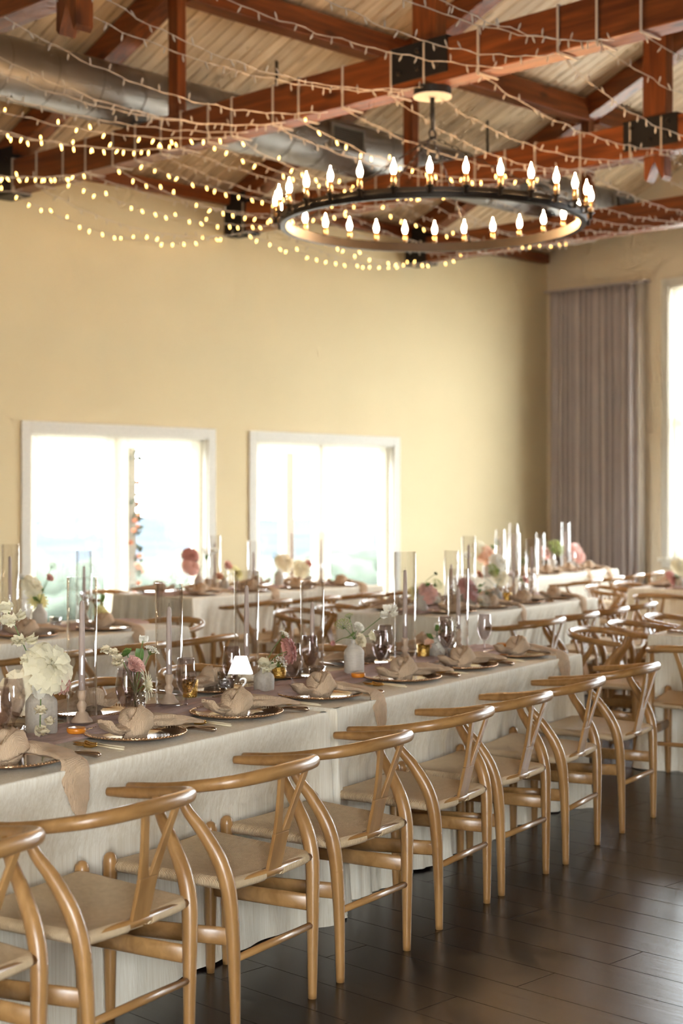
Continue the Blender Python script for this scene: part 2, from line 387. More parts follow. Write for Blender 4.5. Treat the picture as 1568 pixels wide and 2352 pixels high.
pm = plank_mesh(PW - .0008, PL - .0008, .01, M['floor'], .0012)
cand = []
for i in range(int(2.0 / PW), int(12.5 / PW)):
    off = (i * .47) % 1.0 * PL
    for j in range(-1, 9):
        c = Vector(((i + .5) * PW, j * PL + off, 0)); d = depth(c)
        if d < 3.2 or d > 13: continue
        seen = False
        for ex in (-.5, .5):
            for ey in (-.5, 0, .5):
                e = c + Vector((ex * PW, ey * PL, 0)); de = depth(e); px = 784 + F * (math.sin(TH) * e.x - math.cos(TH) * e.y) / de; py = YH + F * H / de
                if -20 < px < 1590 and py < 2380 and px > 1500 - (py - 1780) * 2.6: seen = True
        if seen: cand.append((d, c))
cand.sort(key=lambda q: q[0])
for d, c in cand[:298]:
    o = obj('plank', pm, fl); o.location = c
# far wall with two openings, near wall with three, right wall with one tall window, left wall plain
WT = .16
def wall_y(name, y0, y1, openings, mat, top):
    m = MB(); xs = LX
    for (a, b_, z0, z1) in openings:
        m.box((xs, y0, 0), (a, y1, top)); m.box((a, y0, z1), (b_, y1, top))
        if z0 > .01: m.box((a, y0, 0), (b_, y1, z0))
        xs = b_
    m.box((xs, y0, 0), (RX, y1, top)); return struct(name, m, mat)
O1, O2 = (8.62, 10.92), (11.64, 13.94)
wall_y('wall_back', FARY, FARY + WT, [(O1[0], O1[1], 0, 2.22), (O2[0], O2[1], 0, 2.22)], M['wall'], EAVE + .1)
NEARW = [(-4.5, -1.2)]
wall_y('wall_front', NY - WT, NY, [(a, b_, .45, 3.7) for a, b_ in NEARW], M['wall'], EAVE + .1)
def gable(name, x0, x1, hole, mat):
    m = MB()
    def slab(ya, yb, za_fn, zb_fn):
        vs = []
        for x in (x0, x1):
            vs += [(x, ya, za_fn(ya)), (x, yb, za_fn(yb)), (x, yb, zb_fn(yb)), (x, ya, zb_fn(ya))]
        m.add(vs, [(0, 1, 2, 3), (7, 6, 5, 4), (0, 4, 5, 1), (1, 5, 6, 2), (2, 6, 7, 3), (3, 7, 4, 0)])
    zero = lambda y: 0.0; cz = lambda y: ceil_z(y) + .05
    cuts = [NY - .1]
    if hole:
        ys = NY - .1
        for (ya, yb, z0, z1) in hole:
            slab(ys, ya, zero, cz); slab(ya, yb, zero, lambda y: z0); slab(ya, yb, lambda y: z1, cz); ys = yb
        slab(ys, FARY + .1, zero, cz)
    else:
        slab(NY - .1, RIDGE, zero, cz); slab(RIDGE, FARY + .1, zero, cz)
    return struct(name, m, mat)
W3 = (8.54, 10.84, .80, 4.32); W4 = (4.60, 6.90, .80, 4.32); W5 = (.70, 3.0, .80, 4.32)
gable('wall_right', RX, RX + WT, [W5, W4, (7.2, 7.25, 0, 0), W3], M['wall_right'])
gable('wall_left', LX - WT, LX, None, M['wall'])
# ceiling: backing slabs and, on the slope in view, boards running up the pitch
mc = MB()
zr = ceil_z(RIDGE + 1e-4)
for ya, yb in ((RIDGE, FARY + .3), (NY - .3, RIDGE)):
    za = EAVE + SLOPE * (FARY - ya) if ya >= RIDGE else zr - .21 * (RIDGE - ya)
    zb = EAVE + SLOPE * (FARY - yb) if yb > RIDGE else zr
    vs = []
    for x in (LX - .3, RX + .3): vs += [(x, ya, za + .03), (x, yb, zb + .03), (x, yb, zb + .12), (x, ya, za + .12)]
    mc.add(vs, [(0, 1, 2, 3), (7, 6, 5, 4), (0, 4, 5, 1), (1, 5, 6, 2), (2, 6, 7, 3), (3, 7, 4, 0)])
ce = struct('ceiling', mc, M['pineback'])
ang = math.atan(SLOPE); BL = (FARY - RIDGE) / math.cos(ang); BW = .145
mb = plank_mesh(BW - .010, BL, .02, M['pine'], .004)
nb = int((RX - 4.2) / BW)
for i in range(nb):
    o = obj('board', mb, ce)
    x = RX - (i + .5) * BW; ym = (RIDGE + FARY) / 2
    o.location = (x, ym, EAVE + SLOPE * (FARY - ym) + .008); o.rotation_euler = (ang, PI, 0)
# window joinery
def window_far(name, x0, x1, wt, y, ztop, zbot, label_gap):
    # x0..x1 opening; everything set into the wall thickness
    w = empty(name, ((x0 + x1) / 2, y, 0)); w['kind'] = 'structure'
    hx = (x1 - x0) / 2; c = .11
    m = MB(); m.box((-hx - c, -.022, 0), (-hx, 0, ztop + c)); m.box((hx, -.022, 0), (hx + c, 0, ztop + c)); m.box((-hx, -.022, ztop), (hx, 0, ztop + c))
    m.build('casing', M['white'], w, False, .004)
    m = MB(); m.box((-hx, 0, 0), (-hx + .02, .16, ztop)); m.box((hx - .02, 0, 0), (hx, .16, ztop)); m.box((-hx, 0, ztop - .02), (hx, .16, ztop)); m.box((-hx, 0, 0), (hx, .16, .02))
    m.build('jamb', M['white'], w, False)
    MB().box((-.03, .06, .02), (.03, .15, ztop - .02)).build('mullion', M['white'], w, False, .004)
    for s in (-1, 1):
        a, b_ = (.03, hx - .02) if s > 0 else (-hx + .02, -.03)
        st = .105; m = MB(); y0, y1 = .09, .135
        m.box((a, y0, .02), (a + st, y1, ztop - .02)); m.box((b_ - st, y0, .02), (b_, y1, ztop - .02))
        m.box((a + st, y0, ztop - .02 - st), (b_ - st, y1, ztop - .02)); m.box((a + st, y0, .02), (b_ - st, y1, .24))
        sh = m.build('sash', M['white'], w, False, .005)
        MB().box((a + st, .11, .24), (b_ - st, .116, ztop - .02 - st)).build('pane', M['pane'], sh, False)
    return w
window_far('window_1', O1[0], O1[1], WT, FARY, 2.22, 0, '')
window_far('window_2', O2[0], O2[1], WT, FARY, 2.22, 0, '')
def window_right(name, ya, yb, z0, z1):
    w = empty(name, (RX, (ya + yb) / 2, 0)); w['kind'] = 'structure'; hy = (yb - ya) / 2; c = .11
    m = MB(); m.box((-.022, -hy - c, z0 - .02), (0, -hy, z1 + c)); m.box((-.022, hy, z0 - .02), (0, hy + c, z1 + c)); m.box((-.022, -hy, z1), (0, hy, z1 + c))
    m.build('casing', M['white'], w, False, .004)
    m = MB(); m.box((-.06, -hy - c - .03, z0 - .05), (.1, hy + c + .03, z0)); m.box((-.02, -hy - c, z0 - .13), (0, hy + c, z0 - .05)); m.build('sill', M['white'], w, False, .006)
    m = MB(); m.box((0, -hy, z0), (.16, -hy + .02, z1)); m.box((0, hy - .02, z0), (.16, hy, z1)); m.box((0, -hy, z1 - .02), (.16, hy, z1)); m.build('jamb', M['white'], w, False)
    MB().box((.05, -.03, z0), (.15, .03, z1)).build('mullion', M['white'], w, False)
    for s in (-1, 1):
        a, b_ = (.03, hy - .02) if s > 0 else (-hy + .02, -.03); st = .07; m = MB(); y0, y1 = .09, .135; zm = 2.55
        for za, zb in ((z0, zm), (zm, z1)):
            m = MB(); m.box((y0, a, za), (y1, a + st, zb)); m.box((y0, b_ - st, za), (y1, b_, zb)); m.box((y0, a + st, zb - st), (y1, b_ - st, zb)); m.box((y0, a + st, za), (y1, b_ - st, za + st))
            sh = m.build('sash', M['white'], w, False, .005)
            MB().box((.11, a + st, za + st), (.116, b_ - st, zb - st)).build('pane', M['pane'], sh, False)
window_right('window_3', *W3); window_right('window_4', *W4); window_right('window_5', *W5)
for k, (a, b_) in enumerate(NEARW):
    w = empty('window_%d' % (6 + k), ((a + b_) / 2, NY, 0)); w['kind'] = 'structure'; hx = (b_ - a) / 2
    m = MB()
    for x in (-hx, -.03, hx - .06): m.box((x, -.1, .45), (x + .06, -.05, 3.7))
    for z in (.45, 2.05, 3.64): m.box((-hx, -.1, z), (hx, -.05, z + .06))
    m.build('sash', M['white'], w, False)
    portal(((a + b_) / 2, NY - .02, 2.07), (PI / 2, 0, 0), b_ - a, 3.25)
# baseboards
struct('baseboard_back', MB().box((LX, FARY - .015, 0), (O1[0] - .11, FARY, .12)).box((O1[1] + .11, FARY - .015, 0), (O2[0] - .11, FARY, .12)).box((O2[1] + .11, FARY - .015, 0), (RX, FARY, .12)), M['white'])
struct('baseboard_right', MB().box((RX - .015, NY, 0), (RX, FARY, .12)), M['white'])

# ------------------------------------------------------------------ roof timbers
TX = [5.30, 8.28, 11.26, 14.25]
CB, CT, BT = 4.50, 4.80, .20       # chord bottom, chord top, timber thickness
TLAB = ['nearest cedar roof truss, mostly out of frame at upper left', 'cedar roof truss carrying the round chandelier',
        'cedar roof truss passing just behind the chandelier', 'farthest cedar roof truss, near the curtained corner']
def truss(x, k):
    t = empty('roof_truss', (x, 0, 0)); h = BT / 2
    tag(t, TLAB[k], 'truss', 'cedar roof trusses')
    Y0 = 1.7
    MB().box((-h, Y0, CB), (h, FARY, CT)).build('bottom_chord', M['cedar'], t, False, .008)
    kb = CB if k == 1 else CB - .02
    MB().box((-.06, RIDGE - .115, CT), (.06, RIDGE + .115, zr - .05)).build('king_post', M['cedar_z'], t, False, .008)
    for y in (10.1, 4.4):
        MB().box((-.05, y - .06, CT), (.05, y + .06, ceil_z(y) - .2)).build('queen_post', M['cedar_z'], t, False, .006)
    for ya, yb in ((RIDGE, FARY), (RIDGE, Y0)):
        za, zb = zr, (EAVE if yb == FARY else ceil_z(Y0))
        vs = []
        for xx in (-h, h): vs += [(xx, ya, za - .25), (xx, yb, zb - .25), (xx, yb, zb - .012), (xx, ya, za - .012)]
        MB().add(vs, [(0, 1, 2, 3), (7, 6, 5, 4), (0, 4, 5, 1), (1, 5, 6, 2), (2, 6, 7, 3), (3, 7, 4, 0)]).build('rafter', M['cedar'], t, False)
    def plate(ya, yb, za, zb, nbolt):
        p = MB().box((-h - .012, ya, za), (h + .012, yb, zb)).build('bracket_plate', M['steel'], t, False, .003)
        for i in range(nbolt):
            for j in range(2):
                yy = ya + (yb - ya) * (i + .5) / nbolt; zz = za + (zb - za) * (.25 + .5 * j)
                MB().lathe([(.02, 0), (.02, .012), (.012, .018)], 6, T(-h - .012, yy, zz) @ Matrix.Rotation(-PI / 2, 4, 'Y')).build('bolt', M['iron'], p, False)
    plate(RIDGE - .26, RIDGE + .28, CB + .06, CT + .02, 3)
    plate(FARY - .36, FARY - .02, CB - .03, EAVE - .02, 2)
    if k != 1:   # swallow-tail drop below the chord
        y0 = RIDGE + (.16 if k == 0 else -.0)
        poly = [(y0 - .10, CB), (y0 + .10, CB), (y0 + .10, CB - .19), (y0 + .075, CB - .22), (y0, CB - .05), (y0 - .075, CB - .22), (y0 - .10, CB - .19)]
        vs = [(-.06, a, b_) for a, b_ in poly] + [(.06, a, b_) for a, b_ in poly]; n = 7
        fs = [tuple(range(n)), tuple(range(n, 2 * n))[::-1]] + [(i, n + i, n + (i + 1) % n, (i + 1) % n) for i in range(n)]
        MB().add(vs, fs).build('pendant_drop', M['cedar_z'], t, False)
    return t
for k, x in enumerate(TX): truss(x, k)
BAYS = [(TX[0], TX[1]), (TX[1], TX[2]), (TX[2], TX[3]), (TX[3], RX)]
BAYN = ['nearest roof bay', 'roof bay above the chandelier', 'roof bay beyond the chandelier', 'last roof bay at the end wall']
for k, (a, b_) in enumerate(BAYS):
    o = MB().box((0, -.1, -.24), (b_ - a - BT, .1, 0)).build('purlin', M['cedar_x'], None, False, .006); o.location = (a + BT / 2, 10.1, ceil_z(10.1) - .03)
    tag(o, 'horizontal cedar purlin under the boards in the ' + BAYN[k], 'beam', 'cedar purlins')
    o = MB().box((0, -.06, 0), (b_ - a - BT, .058, .13)).build('wall_plate', M['cedar_x'], None, False, .004); o.location = (a + BT / 2, FARY - .06, EAVE - .14)
    tag(o, 'cedar wall plate above the cream wall, ' + BAYN[k], 'beam', 'cedar wall plates')
# ------------------------------------------------------------------ spiral duct
DY, DZ, DR = 10.70, 5.07, .26
du = empty('spiral_duct', (4.0, DY, DZ)); tag(du, 'round silver spiral air duct resting on the roof trusses', 'duct')
DLEN = 15.95 - 4.0
MB().lathe([(DR - .03, 0), (DR, .02), (DR, DLEN - .08), (DR - .05, DLEN - .02), (DR - .12, DLEN)], 40, Matrix.Rotation(PI / 2, 4, 'Y')).build('pipe', M['duct'], du, True, auto=.7)
for i in range(26):
    x = .15 + i * .45
    o = MB().lathe([(DR + .0015, -.004), (DR + .005, 0), (DR + .0015, .004)], 40, Matrix.Rotation(PI / 2, 4, 'Y'), False, False).build('seam', M['ductdark'], du)
    o.location = (x, 0, 0); o.rotation_euler = (0, .12, .10)
for xg in (6.71, 11.50):
    g = MB().box((-.24, 0, -.125), (.24, .02, .125)).build('grille', M['duct'], du, False, .004); g.location = (xg, -DR - .015, .02)
    MB().box((-.2, -.004, -.09), (.2, .001, .09)).build('opening', M['slot'], g, False)
    for i in range(9): MB().box((-.2, -.012, -.082 + i * .02), (.2, .0, -.076 + i * .02)).build('slat', M['ductdark'], g, False)
for xh in (1.3, 6.0, 9.2):
    o = MB().box((-.015, -.004, 0), (.015, .004, .45)).build('hanger', M['iron'], du, False); o.location = (xh, 0, DR - .02)
# ------------------------------------------------------------------ curtain
def curtain():
    m = MB(); n = 260; zs = [0.02, .4, 1.2, 2.4, 3.6, 4.2, 4.40]; ya, yb = 11.28, 12.66
    vs = []; fs = []
    def off(u, z):
        ph = u * 13.5 * 2 * PI + .9 * math.sin(u * 9) + .5 * math.sin(u * 23 + 1)
        return (.052 * math.sin(ph) + .018 * math.sin(2.3 * ph + 1)) * (.65 + .35 * (1 - z / 4.4)) + .01 * math.sin(z * 1.3 + u * 17)
    for z in zs:
        for i in range(n):
            u = i / (n - 1); sp = 1 - .03 * (1 - z / 4.4)
            vs.append((-.13 + off(u, z), ya + (yb - ya) * u - .03 * (1 - z / 4.4) * (1 - u), z))
    for j in range(len(zs) - 1):
        for i in range(n - 1): fs.append((j * n + i, j * n + i + 1, (j + 1) * n + i + 1, (j + 1) * n + i))
    m.add(vs, fs); root = empty('curtain', (RX, 0, 0)); tag(root, 'floor-length pleated taupe curtain in the far right corner', 'curtain')
    o = m.build('drape', M['curtain'], root); so = o.modifiers.new('cloth_thickness', 'SOLIDIFY'); so.thickness = .006
    m = MB(); vs = []; fs = []
    for z in (0.02, 2.2, 4.40):
        for i in range(14):
            u = i / 13; vs.append((-.09 + .025 * math.sin(u * 9), 11.16 + .13 * u, z))
    for j in range(2):
        for i in range(13): fs.append((j * 14 + i, j * 14 + i + 1, (j + 1) * 14 + i + 1, (j + 1) * 14 + i))
    m.add(vs, fs); o = m.build('lining_edge', M['lining'], root); o['label'] = 'pale lining edge'
    so = o.modifiers.new('cloth_thickness', 'SOLIDIFY'); so.thickness = .006
    MB().box((-.19, 11.1, 4.40), (-.02, 12.72, 4.425)).build('track', M['curtain'], root, False)
curtain()

# ------------------------------------------------------------------ chandelier
def chandelier():
    cx, cyy = TX[1] + .0, 7.22; zb, R0 = 3.50, 1.075
    c = empty('ring_chandelier', (cx, cyy, zb)); tag(c, 'large black iron ring chandelier with candle bulbs', 'chandelier')
    MB().lathe([(.135, CB - zb - .055), (.135, CB - zb)], 28).build('canopy', M['steel'], c, True, auto=.6)
    MB().lathe([(.138, CB - zb - .065), (.138, CB - zb - .055)], 28).build('canopy_plate', M['white'], c, True, auto=.6)
    MB().tube([(0, 0, CB - zb - .06), (0, 0, .70)], .017, 10).build('rod', M['steel'], c)
    MB().tube([(.035 * math.cos(a), 0, .67 + .035 * math.sin(a)) for a in [2 * PI * k / 12 for k in range(12)]], .006, 6, True).build('loop', M['iron'], c)
    # ring: shallow channel
    MB().lathe([(R0 - .022, .0), (R0 + .022, .0), (R0 + .022, .07), (R0 + .014, .07), (R0 + .014, .012), (R0 - .014, .012), (R0 - .014, .07), (R0 - .022, .07), (R0 - .022, 0)], 120, None, False, False).build('ring', M['iron'], c, True, auto=.5)
    MB().lathe([(R0 + .0222, .028), (R0 + .026, .030), (R0 + .026, .040), (R0 + .0222, .042)], 120, None, False, False).build('band', M['steel'], c, True)
    for a in (25, 115, 205, 295):
        A = math.radians(a); p0 = Vector((0, 0, .65)); p1 = Vector((R0 * math.cos(A), R0 * math.sin(A), .06)); m = MB(); n = 22
        d = (p1 - p0); stp = d / n; rot = d.to_track_quat('Z', 'Y').to_matrix().to_4x4()
        for i in range(n):
            q = p0 + stp * (i + .5); L = stp.length * .62
            loop = [(.010 * math.cos(2 * PI * k / 8), 0, L * math.sin(2 * PI * k / 8)) for k in range(8)]
            m.tube(loop, .0032, 4, True, up=(0, 1, 0), M=T(*q) @ rot @ RZ(PI / 2 * (i % 2)))
        m.build('chain', M['iron'], c)
    sock = MB().lathe([(.017, 0), (.017, .085), (.011, .087)], 12).mesh('candle_socket', M['brass'])
    cup = MB().lathe([(.012, -.045), (.012, -.01), (.03, 0), (.03, .006)], 12).mesh('cup', M['iron'])
    arm = MB().box((-.06, -.009, -.045), (.0, .009, -.037)).mesh('arm', M['iron'], False)
    prof = [(.009, .085), (.013, .093), (.0185, .108), (.0195, .122), (.016, .142), (.009, .160), (.0045, .172), (.002, .190)]
    bulb = MB().lathe(prof, 12).mesh('bulb', M['flame'])
    for i in range(30):
        A = 2 * PI * (i + .35) / 30
        s = obj('candle_socket', sock, c); s.location = ((R0 + .05) * math.cos(A), (R0 + .05) * math.sin(A), .065); s.rotation_euler = (0, 0, A)
        for nm, me in (('cup', cup), ('arm', arm), ('bulb', bulb)): obj(nm, me, s)
chandelier()

# ------------------------------------------------------------------ string lights
wsock = MB().lathe([(.0042, -.002), (.0048, .010), (.0048, .016)], 6).mesh('bulb_socket', M['cable'])
def bulb_mesh(mat):
    m = MB().lathe([(.0044, .014), (.0060, .020), (.0066, .034), (.0045, .044), (.001, .052)], 7); return m.mesh('mini_bulb', mat)
BLIT, BUN = bulb_mesh(M['lit']), bulb_mesh(M['unlit'])
SY = [12.45, 12.05, 11.65, 11.25, 10.9, 10.5, 10.2, 9.88, 9.58, 9.24, 8.83, 8.48, 7.97, 7.5, 7.19, 6.67, 6.01, 5.69, 5.35]
def string_light(bay, k, y, lit):
    xa, xb = BAYS[bay]; xa -= BT / 2 + .01; xb -= BT / 2 + .01
    ya, yb = y + R.uniform(-.05, .05), y + R.uniform(-.28, .28)
    sag = R.uniform(.10, .26); z0 = CB - .015
    t = empty('string_light', (xa, ya, z0))
    order = len(SY) - k
    tag(t, ('lit' if lit else 'unlit') + ' mini bulb string, ' + (ORD[k] if k < len(SY) / 2 else ORD[len(SY) - 1 - k]) + (' from the cream wall, ' if k < len(SY) / 2 else ' from the near side, ') + BAYN[bay], 'string lights', 'fairy light strings draped between the trusses')
    n = 30; P = []
    for i in range(n + 1):
        u = i / n
        P.append(Vector(((xb - xa) * u, (yb - ya) * u + .012 * math.sin(u * 40 + k), -sag * 4 * u * (1 - u) + .006 * math.sin(u * 57 + 2 * k))))
    m = MB(); m.tube(P, .0034, 4)
    tw = [p + Vector((0, .004 * math.sin(i * 2.1), .004 * math.cos(i * 2.1))) for i, p in enumerate(P)]
    m.tube(tw, .0026, 4); m.build('wire', M['cable'], t)
    nbulb = 20
    for i in range(nbulb):
        u = (i + .5 + R.uniform(-.2, .2)) / nbulb; j = min(int(u * n), n - 1); p = P[j].lerp(P[j + 1], u * n - j)
        d = Vector((R.uniform(-.6, .6), R.uniform(-.5, .5), R.choice((-1, -1, -1, 1)))); q = d.to_track_quat('Z', 'Y').to_euler()
        b = obj('bulb', BLIT if lit and R.random() < .94 else BUN, t); b.location = p; b.rotation_euler = q
        s = obj('bulb_socket', wsock, b)
    if bay > 0:   # the strap that holds the string round the chord it starts from
        MB().box((-.004, -.008, .0), (.004, .008, CT - z0 + .004)).box((-.004, -.008, CT - z0 + .0), (BT + .02, .008, CT - z0 + .008)).box((-.004, -.008, -.002), (BT + .02, .008, .006)).build('strap', M['strap'], t, False)
for bay in range(3):
    for k, y in enumerate(SY):
        if bay == 0: lit = y > 8.6 and k not in (9, 10) or k in (13, 14) and False
        elif bay == 1: lit = k in (0, 2, 4, 5, 8, 9, 11)
        elif bay == 2: lit = k in (0, 2, 5)
        else: lit = False
        if bay == 0 and k in (1, 5): continue
        string_light(bay, k, y, lit)

# ------------------------------------------------------------------ chairs
def smooth_tube(pts, rads, n=10, k=6, up=None, M=None):
    P = spline(pts, k); 
    if isinstance(rads[0], tuple): rr = list(zip(lerp_list([r[0] for r in rads], k), lerp_list([r[1] for r in rads], k)))
    else: rr = lerp_list(rads, k)
    m = MB(); m.tube(P, rr, n, up=up, M=M); return m
def make_chair():
    c = empty('wishbone_chair')
    for s in (-1, 1):
        smooth_tube([(s * .205, -.226, 0), (s * .208, -.225, .16), (s * .214, -.222, .31), (s * .223, -.214, .425), (s * .231, -.190, .505), (s * .243, -.140, .585), (s * .256, -.092, .645), (s * .263, -.070, .70)],
                    [.0135, .0170, .0205, .0230, .0230, .0195, .0160, .0130], 12).build('leg', M['oak'], c)
        m = MB().lathe([(.0125, 0), (.0145, .02), (.0195, .25), (.021, .40), (.0205, .445), (.0215, .462), (.019, .478), (.011, .487), (.003, .490)], 14, T(s * .252, .192, 0)); m.build('leg', M['oak'], c)
        MB().tube([(s * .215, -.222, .290), (s * .252, .188, .275)], [(.0085, .026)] * 2, 12, up=(0, 0, 1)).build('side_stretcher', M['oak_r'], c)
    pts = [(.268, .110, .694), (.2745, .05, .697), (.276, -.02, .702), (.268, -.095, .711), (.246, -.168, .722), (.202, -.232, .732), (.125, -.276, .741), (0, -.292, .744)]
    rw = [(.012, .0125), (.0155, .016), (.0165, .017), (.0165, .0175), (.017, .0185), (.017, .0195), (.0165, .0205), (.0165, .021)]
    full = pts + [(-x, y, z) for x, y, z in pts[-2::-1]]; fr = rw + rw[-2::-1]
    fr = [(b_, a) for a, b_ in fr]
    smooth_tube(full, [(b_, a) for a, b_ in fr], 14, 6, up=(0, 0, 1)).build('back_rail', M['oak_r'], c)
    # wishbone splat: a flat board forking into two
    m = MB(); th = .006
    def P3(x, z): # board plane leans back
        u = (z - .42) / .31; return (x, -.214 - .076 * u, z)
    rows = [(.42, -.036, .036), (.47, -.036, .036), (.52, -.037, .037), (.552, -.0385, .0385)]
    def strip(L):
        vs = []; fs = []
        for z, a, b_ in L:
            for x in (a, b_):
                p = P3(x, z); vs += [(p[0], p[1] - th, p[2]), (p[0], p[1] + th, p[2])]
        for i in range(len(L) - 1):
            o = i * 4; fs += [(o, o + 2, o + 6, o + 4), (o + 3, o + 1, o + 5, o + 7), (o + 1, o, o + 4, o + 5), (o + 2, o + 3, o + 7, o + 6)]
        e = (len(L) - 1) * 4; fs += [(1, 3, 2, 0), (e, e + 2, e + 3, e + 1)]
        m.add(vs, fs)
    strip(rows)
    for s in (-1, 1):
        L = [(.552, .0, .0385), (.562, .0045, .0395), (.575, .009, .041), (.62, .022, .049), (.67, .036, .061), (.733, .054, .078)]
        strip([(z, s * a if s > 0 else -b_, b_ if s > 0 else -a) for z, a, b_ in L])
    m.build('splat', M['oak'], c, False, .0025)
    MB().tube([(-.21, -.224, .225), (0, -.224, .225), (.21, -.224, .225)], [.0105, .0125, .0105], 10).build('back_stretcher', M['oak_r'], c)
    MB().tube([(-.22, -.214, .433), (.22, -.214, .433)], .0125, 10).build('rear_rail', M['oak_r'], c)
    # woven seat with rolled edges
    m = MB(); nx, ny = 26, 22; vs = []; fs = []
    prof = [(-.030, -.018), (-.026, -.028), (-.010, -.032), (.004, -.026), (.010, -.014), (.007, -.004)]
    def seat(u, v, ou=0.0, ov=0.0, dz=0.0):
        w = .236 * v + .203 * (1 - v); x = (2 * u - 1) * w; y = -.206 + .392 * v
        z = .445 + .014 * v - .016 * math.sin(PI * u) ** .7 * math.sin(PI * v) ** .7 + .006 * abs(2 * u - 1) ** 2
        return (x + ou, y + ov, z + dz)
    for j in range(ny + 1):
        for i in range(nx + 1): vs.append(seat(i / nx, j / ny))
    for j in range(ny):
        for i in range(nx): a = j * (nx + 1) + i; fs.append((a, a + 1, a + nx + 2, a + nx + 1))
    m.add(vs, fs)
    ring = [(i / nx, 0, 0, -1) for i in range(nx)] + [(1, j / ny, 1, 0) for j in range(ny)] + [(1 - i / nx, 1, 0, 1) for i in range(nx)] + [(0, 1 - j / ny, -1, 0) for j in range(ny)]
    vs = []; fs = []
    roll = [(.0, 0), (.012, -.003), (.021, -.011), (.022, -.022), (.014, -.031), (-.012, -.034)]
    for (u, v, ou, ov) in ring:
        notch = -1.6 if (ov == -1 and abs(2 * u - 1) * .203 < .041) else 1
        for a, b_ in roll:
            aa = a if notch > 0 else -.014 * (a / .022 if a > 0 else 0)
            vs.append(seat(u, v, ou * aa, ov * aa, b_))
    q = len(roll); n = len(ring)
    for i in range(n):
        for k in range(q - 1): fs.append((i * q + k, ((i + 1) % n) * q + k, ((i + 1) % n) * q + k + 1, i * q + k + 1))
    m.add(vs, [f[::-1] for f in fs])
    m.build('seat', M['cord'], c)
    return c

# ------------------------------------------------------------------ table frames of reference
class Tab:
    def __init__(s, name, x, y, deg, length=2.44, width=.92):
        s.name = name; s.o = Vector((x, y, 0)); s.a = math.radians(deg); s.L = length; s.W = width
        s.t = Vector((math.cos(s.a), math.sin(s.a), 0)); s.n = Vector((-math.sin(s.a), math.cos(s.a), 0))
    def p(s, u, d, z=0.0): return s.o + s.t * u + s.n * d + Vector((0, 0, z))
    def at_px(s, px, d):   # place along the table where the column px of the view crosses the line at depth d from the near edge
        rx, ry = ray2(px); b = s.o + s.n * d
        det = rx * -s.t.y + ry * s.t.x
        k = (b.x * -s.t.y + b.y * s.t.x) / det
        q = Vector((rx * k, ry * k, 0)); return (q - b).dot(s.t)
def tmxy(t, m, deg=13.5):
    a = math.radians(deg); return (math.cos(a) * t + math.sin(a) * m, math.sin(a) * t - math.cos(a) * m)
TA = Tab('front left table', *tmxy(2.26, -2.885), 13.5)
TB = Tab('front right table', *tmxy(4.79, -2.90), 13.5, 2.36)
TC = Tab('middle table', *tmxy(8.98, -4.50), 13.5)
a8 = math.radians(8)
TD = Tab('table by the left window', 5.99 - 2.44 * math.cos(a8), 7.2 - 2.44 * math.sin(a8), 8)
a5 = math.radians(5)
TE = Tab('table under the second window', 10.2 - 2.44 * math.cos(a5), 9.5 - 2.44 * math.sin(a5), 5)
TF = Tab('far table beside the curtain', *tmxy(13.95, -6.19), 13.8)
TG = Tab('nearer table at the right edge', *tmxy(8.40, -2.07), 13.5)
TH_ = Tab('farther table at the right edge', *tmxy(12.78, -3.82), 13.5)
TOP = .765
CH = make_chair(); CHUSED = [False]
def chair(tab, u, d, face, label, jig=0.06, turn=0.0):
    p = tab.p(u, d); rz = tab.a + {'n': 0, 'f': PI, 'l': -PI / 2, 'r': PI / 2}[face] + R.uniform(-jig, jig) + turn
    c = CH if not CHUSED[0] else copy_tree(CH); CHUSED[0] = True
    c.location = p; c.rotation_euler = (0, 0, rz); tag(c, label, 'chair', 'wishbone chairs set around the tables'); return c
CL = 'oak wishbone chair, '
for k, (u, j) in enumerate([(.27, 0), (.87, .0), (1.50, .0), (2.10, -.04)]):
    chair(TA, u, -.172, 'n', CL + ORD[k] + ' from the left along the nearest row', 0, j)
for k, (u, j) in enumerate([(.25, .02), (.80, -.02), (1.39, .05), (2.10, -.01)]):
    chair(TB, u, -.168, 'n', CL + ORD[4 + k] + ' from the left along the nearest row', 0, j)
for k, u in enumerate([1.1, 1.68, 2.25]): chair(TA, u, 1.12, 'f', CL + ORD[k] + ' from left on the far side of front left table')
for k, u in enumerate([.27, .9, 1.47, 2.07]): chair(TB, u, 1.12, 'f', CL + ORD[k] + ' from left on the far side of front right table')
for k, u in enumerate([.32, .92, 1.52, 2.12]): chair(TC, u, -.28, 'n', CL + ORD[k] + ' from left on the near side of middle table')
for k, u in enumerate([.2, .75, 1.4, 2.05]): chair(TC, u, 1.2, 'f', CL + ORD[k] + ' from left on the far side of middle table')
for k, u in enumerate([.95, 1.52, 2.12]): chair(TD, u, -.25, 'n', CL + ORD[k] + ' from left on the near side of table by left window')
chair(TD, 2.44 + .29, .55, 'r', CL + 'at the right end of table by left window')
for k, u in enumerate([.35, .95, 1.55, 2.15]): chair(TE, u, -.32, 'n', CL + ORD[k] + ' from left on the near side of window table')
for k, u in enumerate([.3, .95, 1.6]): chair(TE, u, 1.2, 'f', CL + ORD[k] + ' from left on the far side of window table')
for k, u in enumerate([.3, .92, 1.54, 2.16]): chair(TF, u, -.30, 'n', CL + ORD[k] + ' from left on the near side of far table')
chair(TG, -.27, .52, 'l', CL + 'at the left end of nearer right table')
for k, u in enumerate([.30, .92, 1.6]): chair(TG, u, 1.2, 'f', CL + ORD[k] + ' from left on the far side of nearer right table')
chair(TH_, -.28, .45, 'l', CL + 'at the left end of farther right table')
for k, u in enumerate([.4, 1.1]): chair(TH_, u, 1.15, 'f', CL + ORD[k] + ' from left on the far side of farther right table')

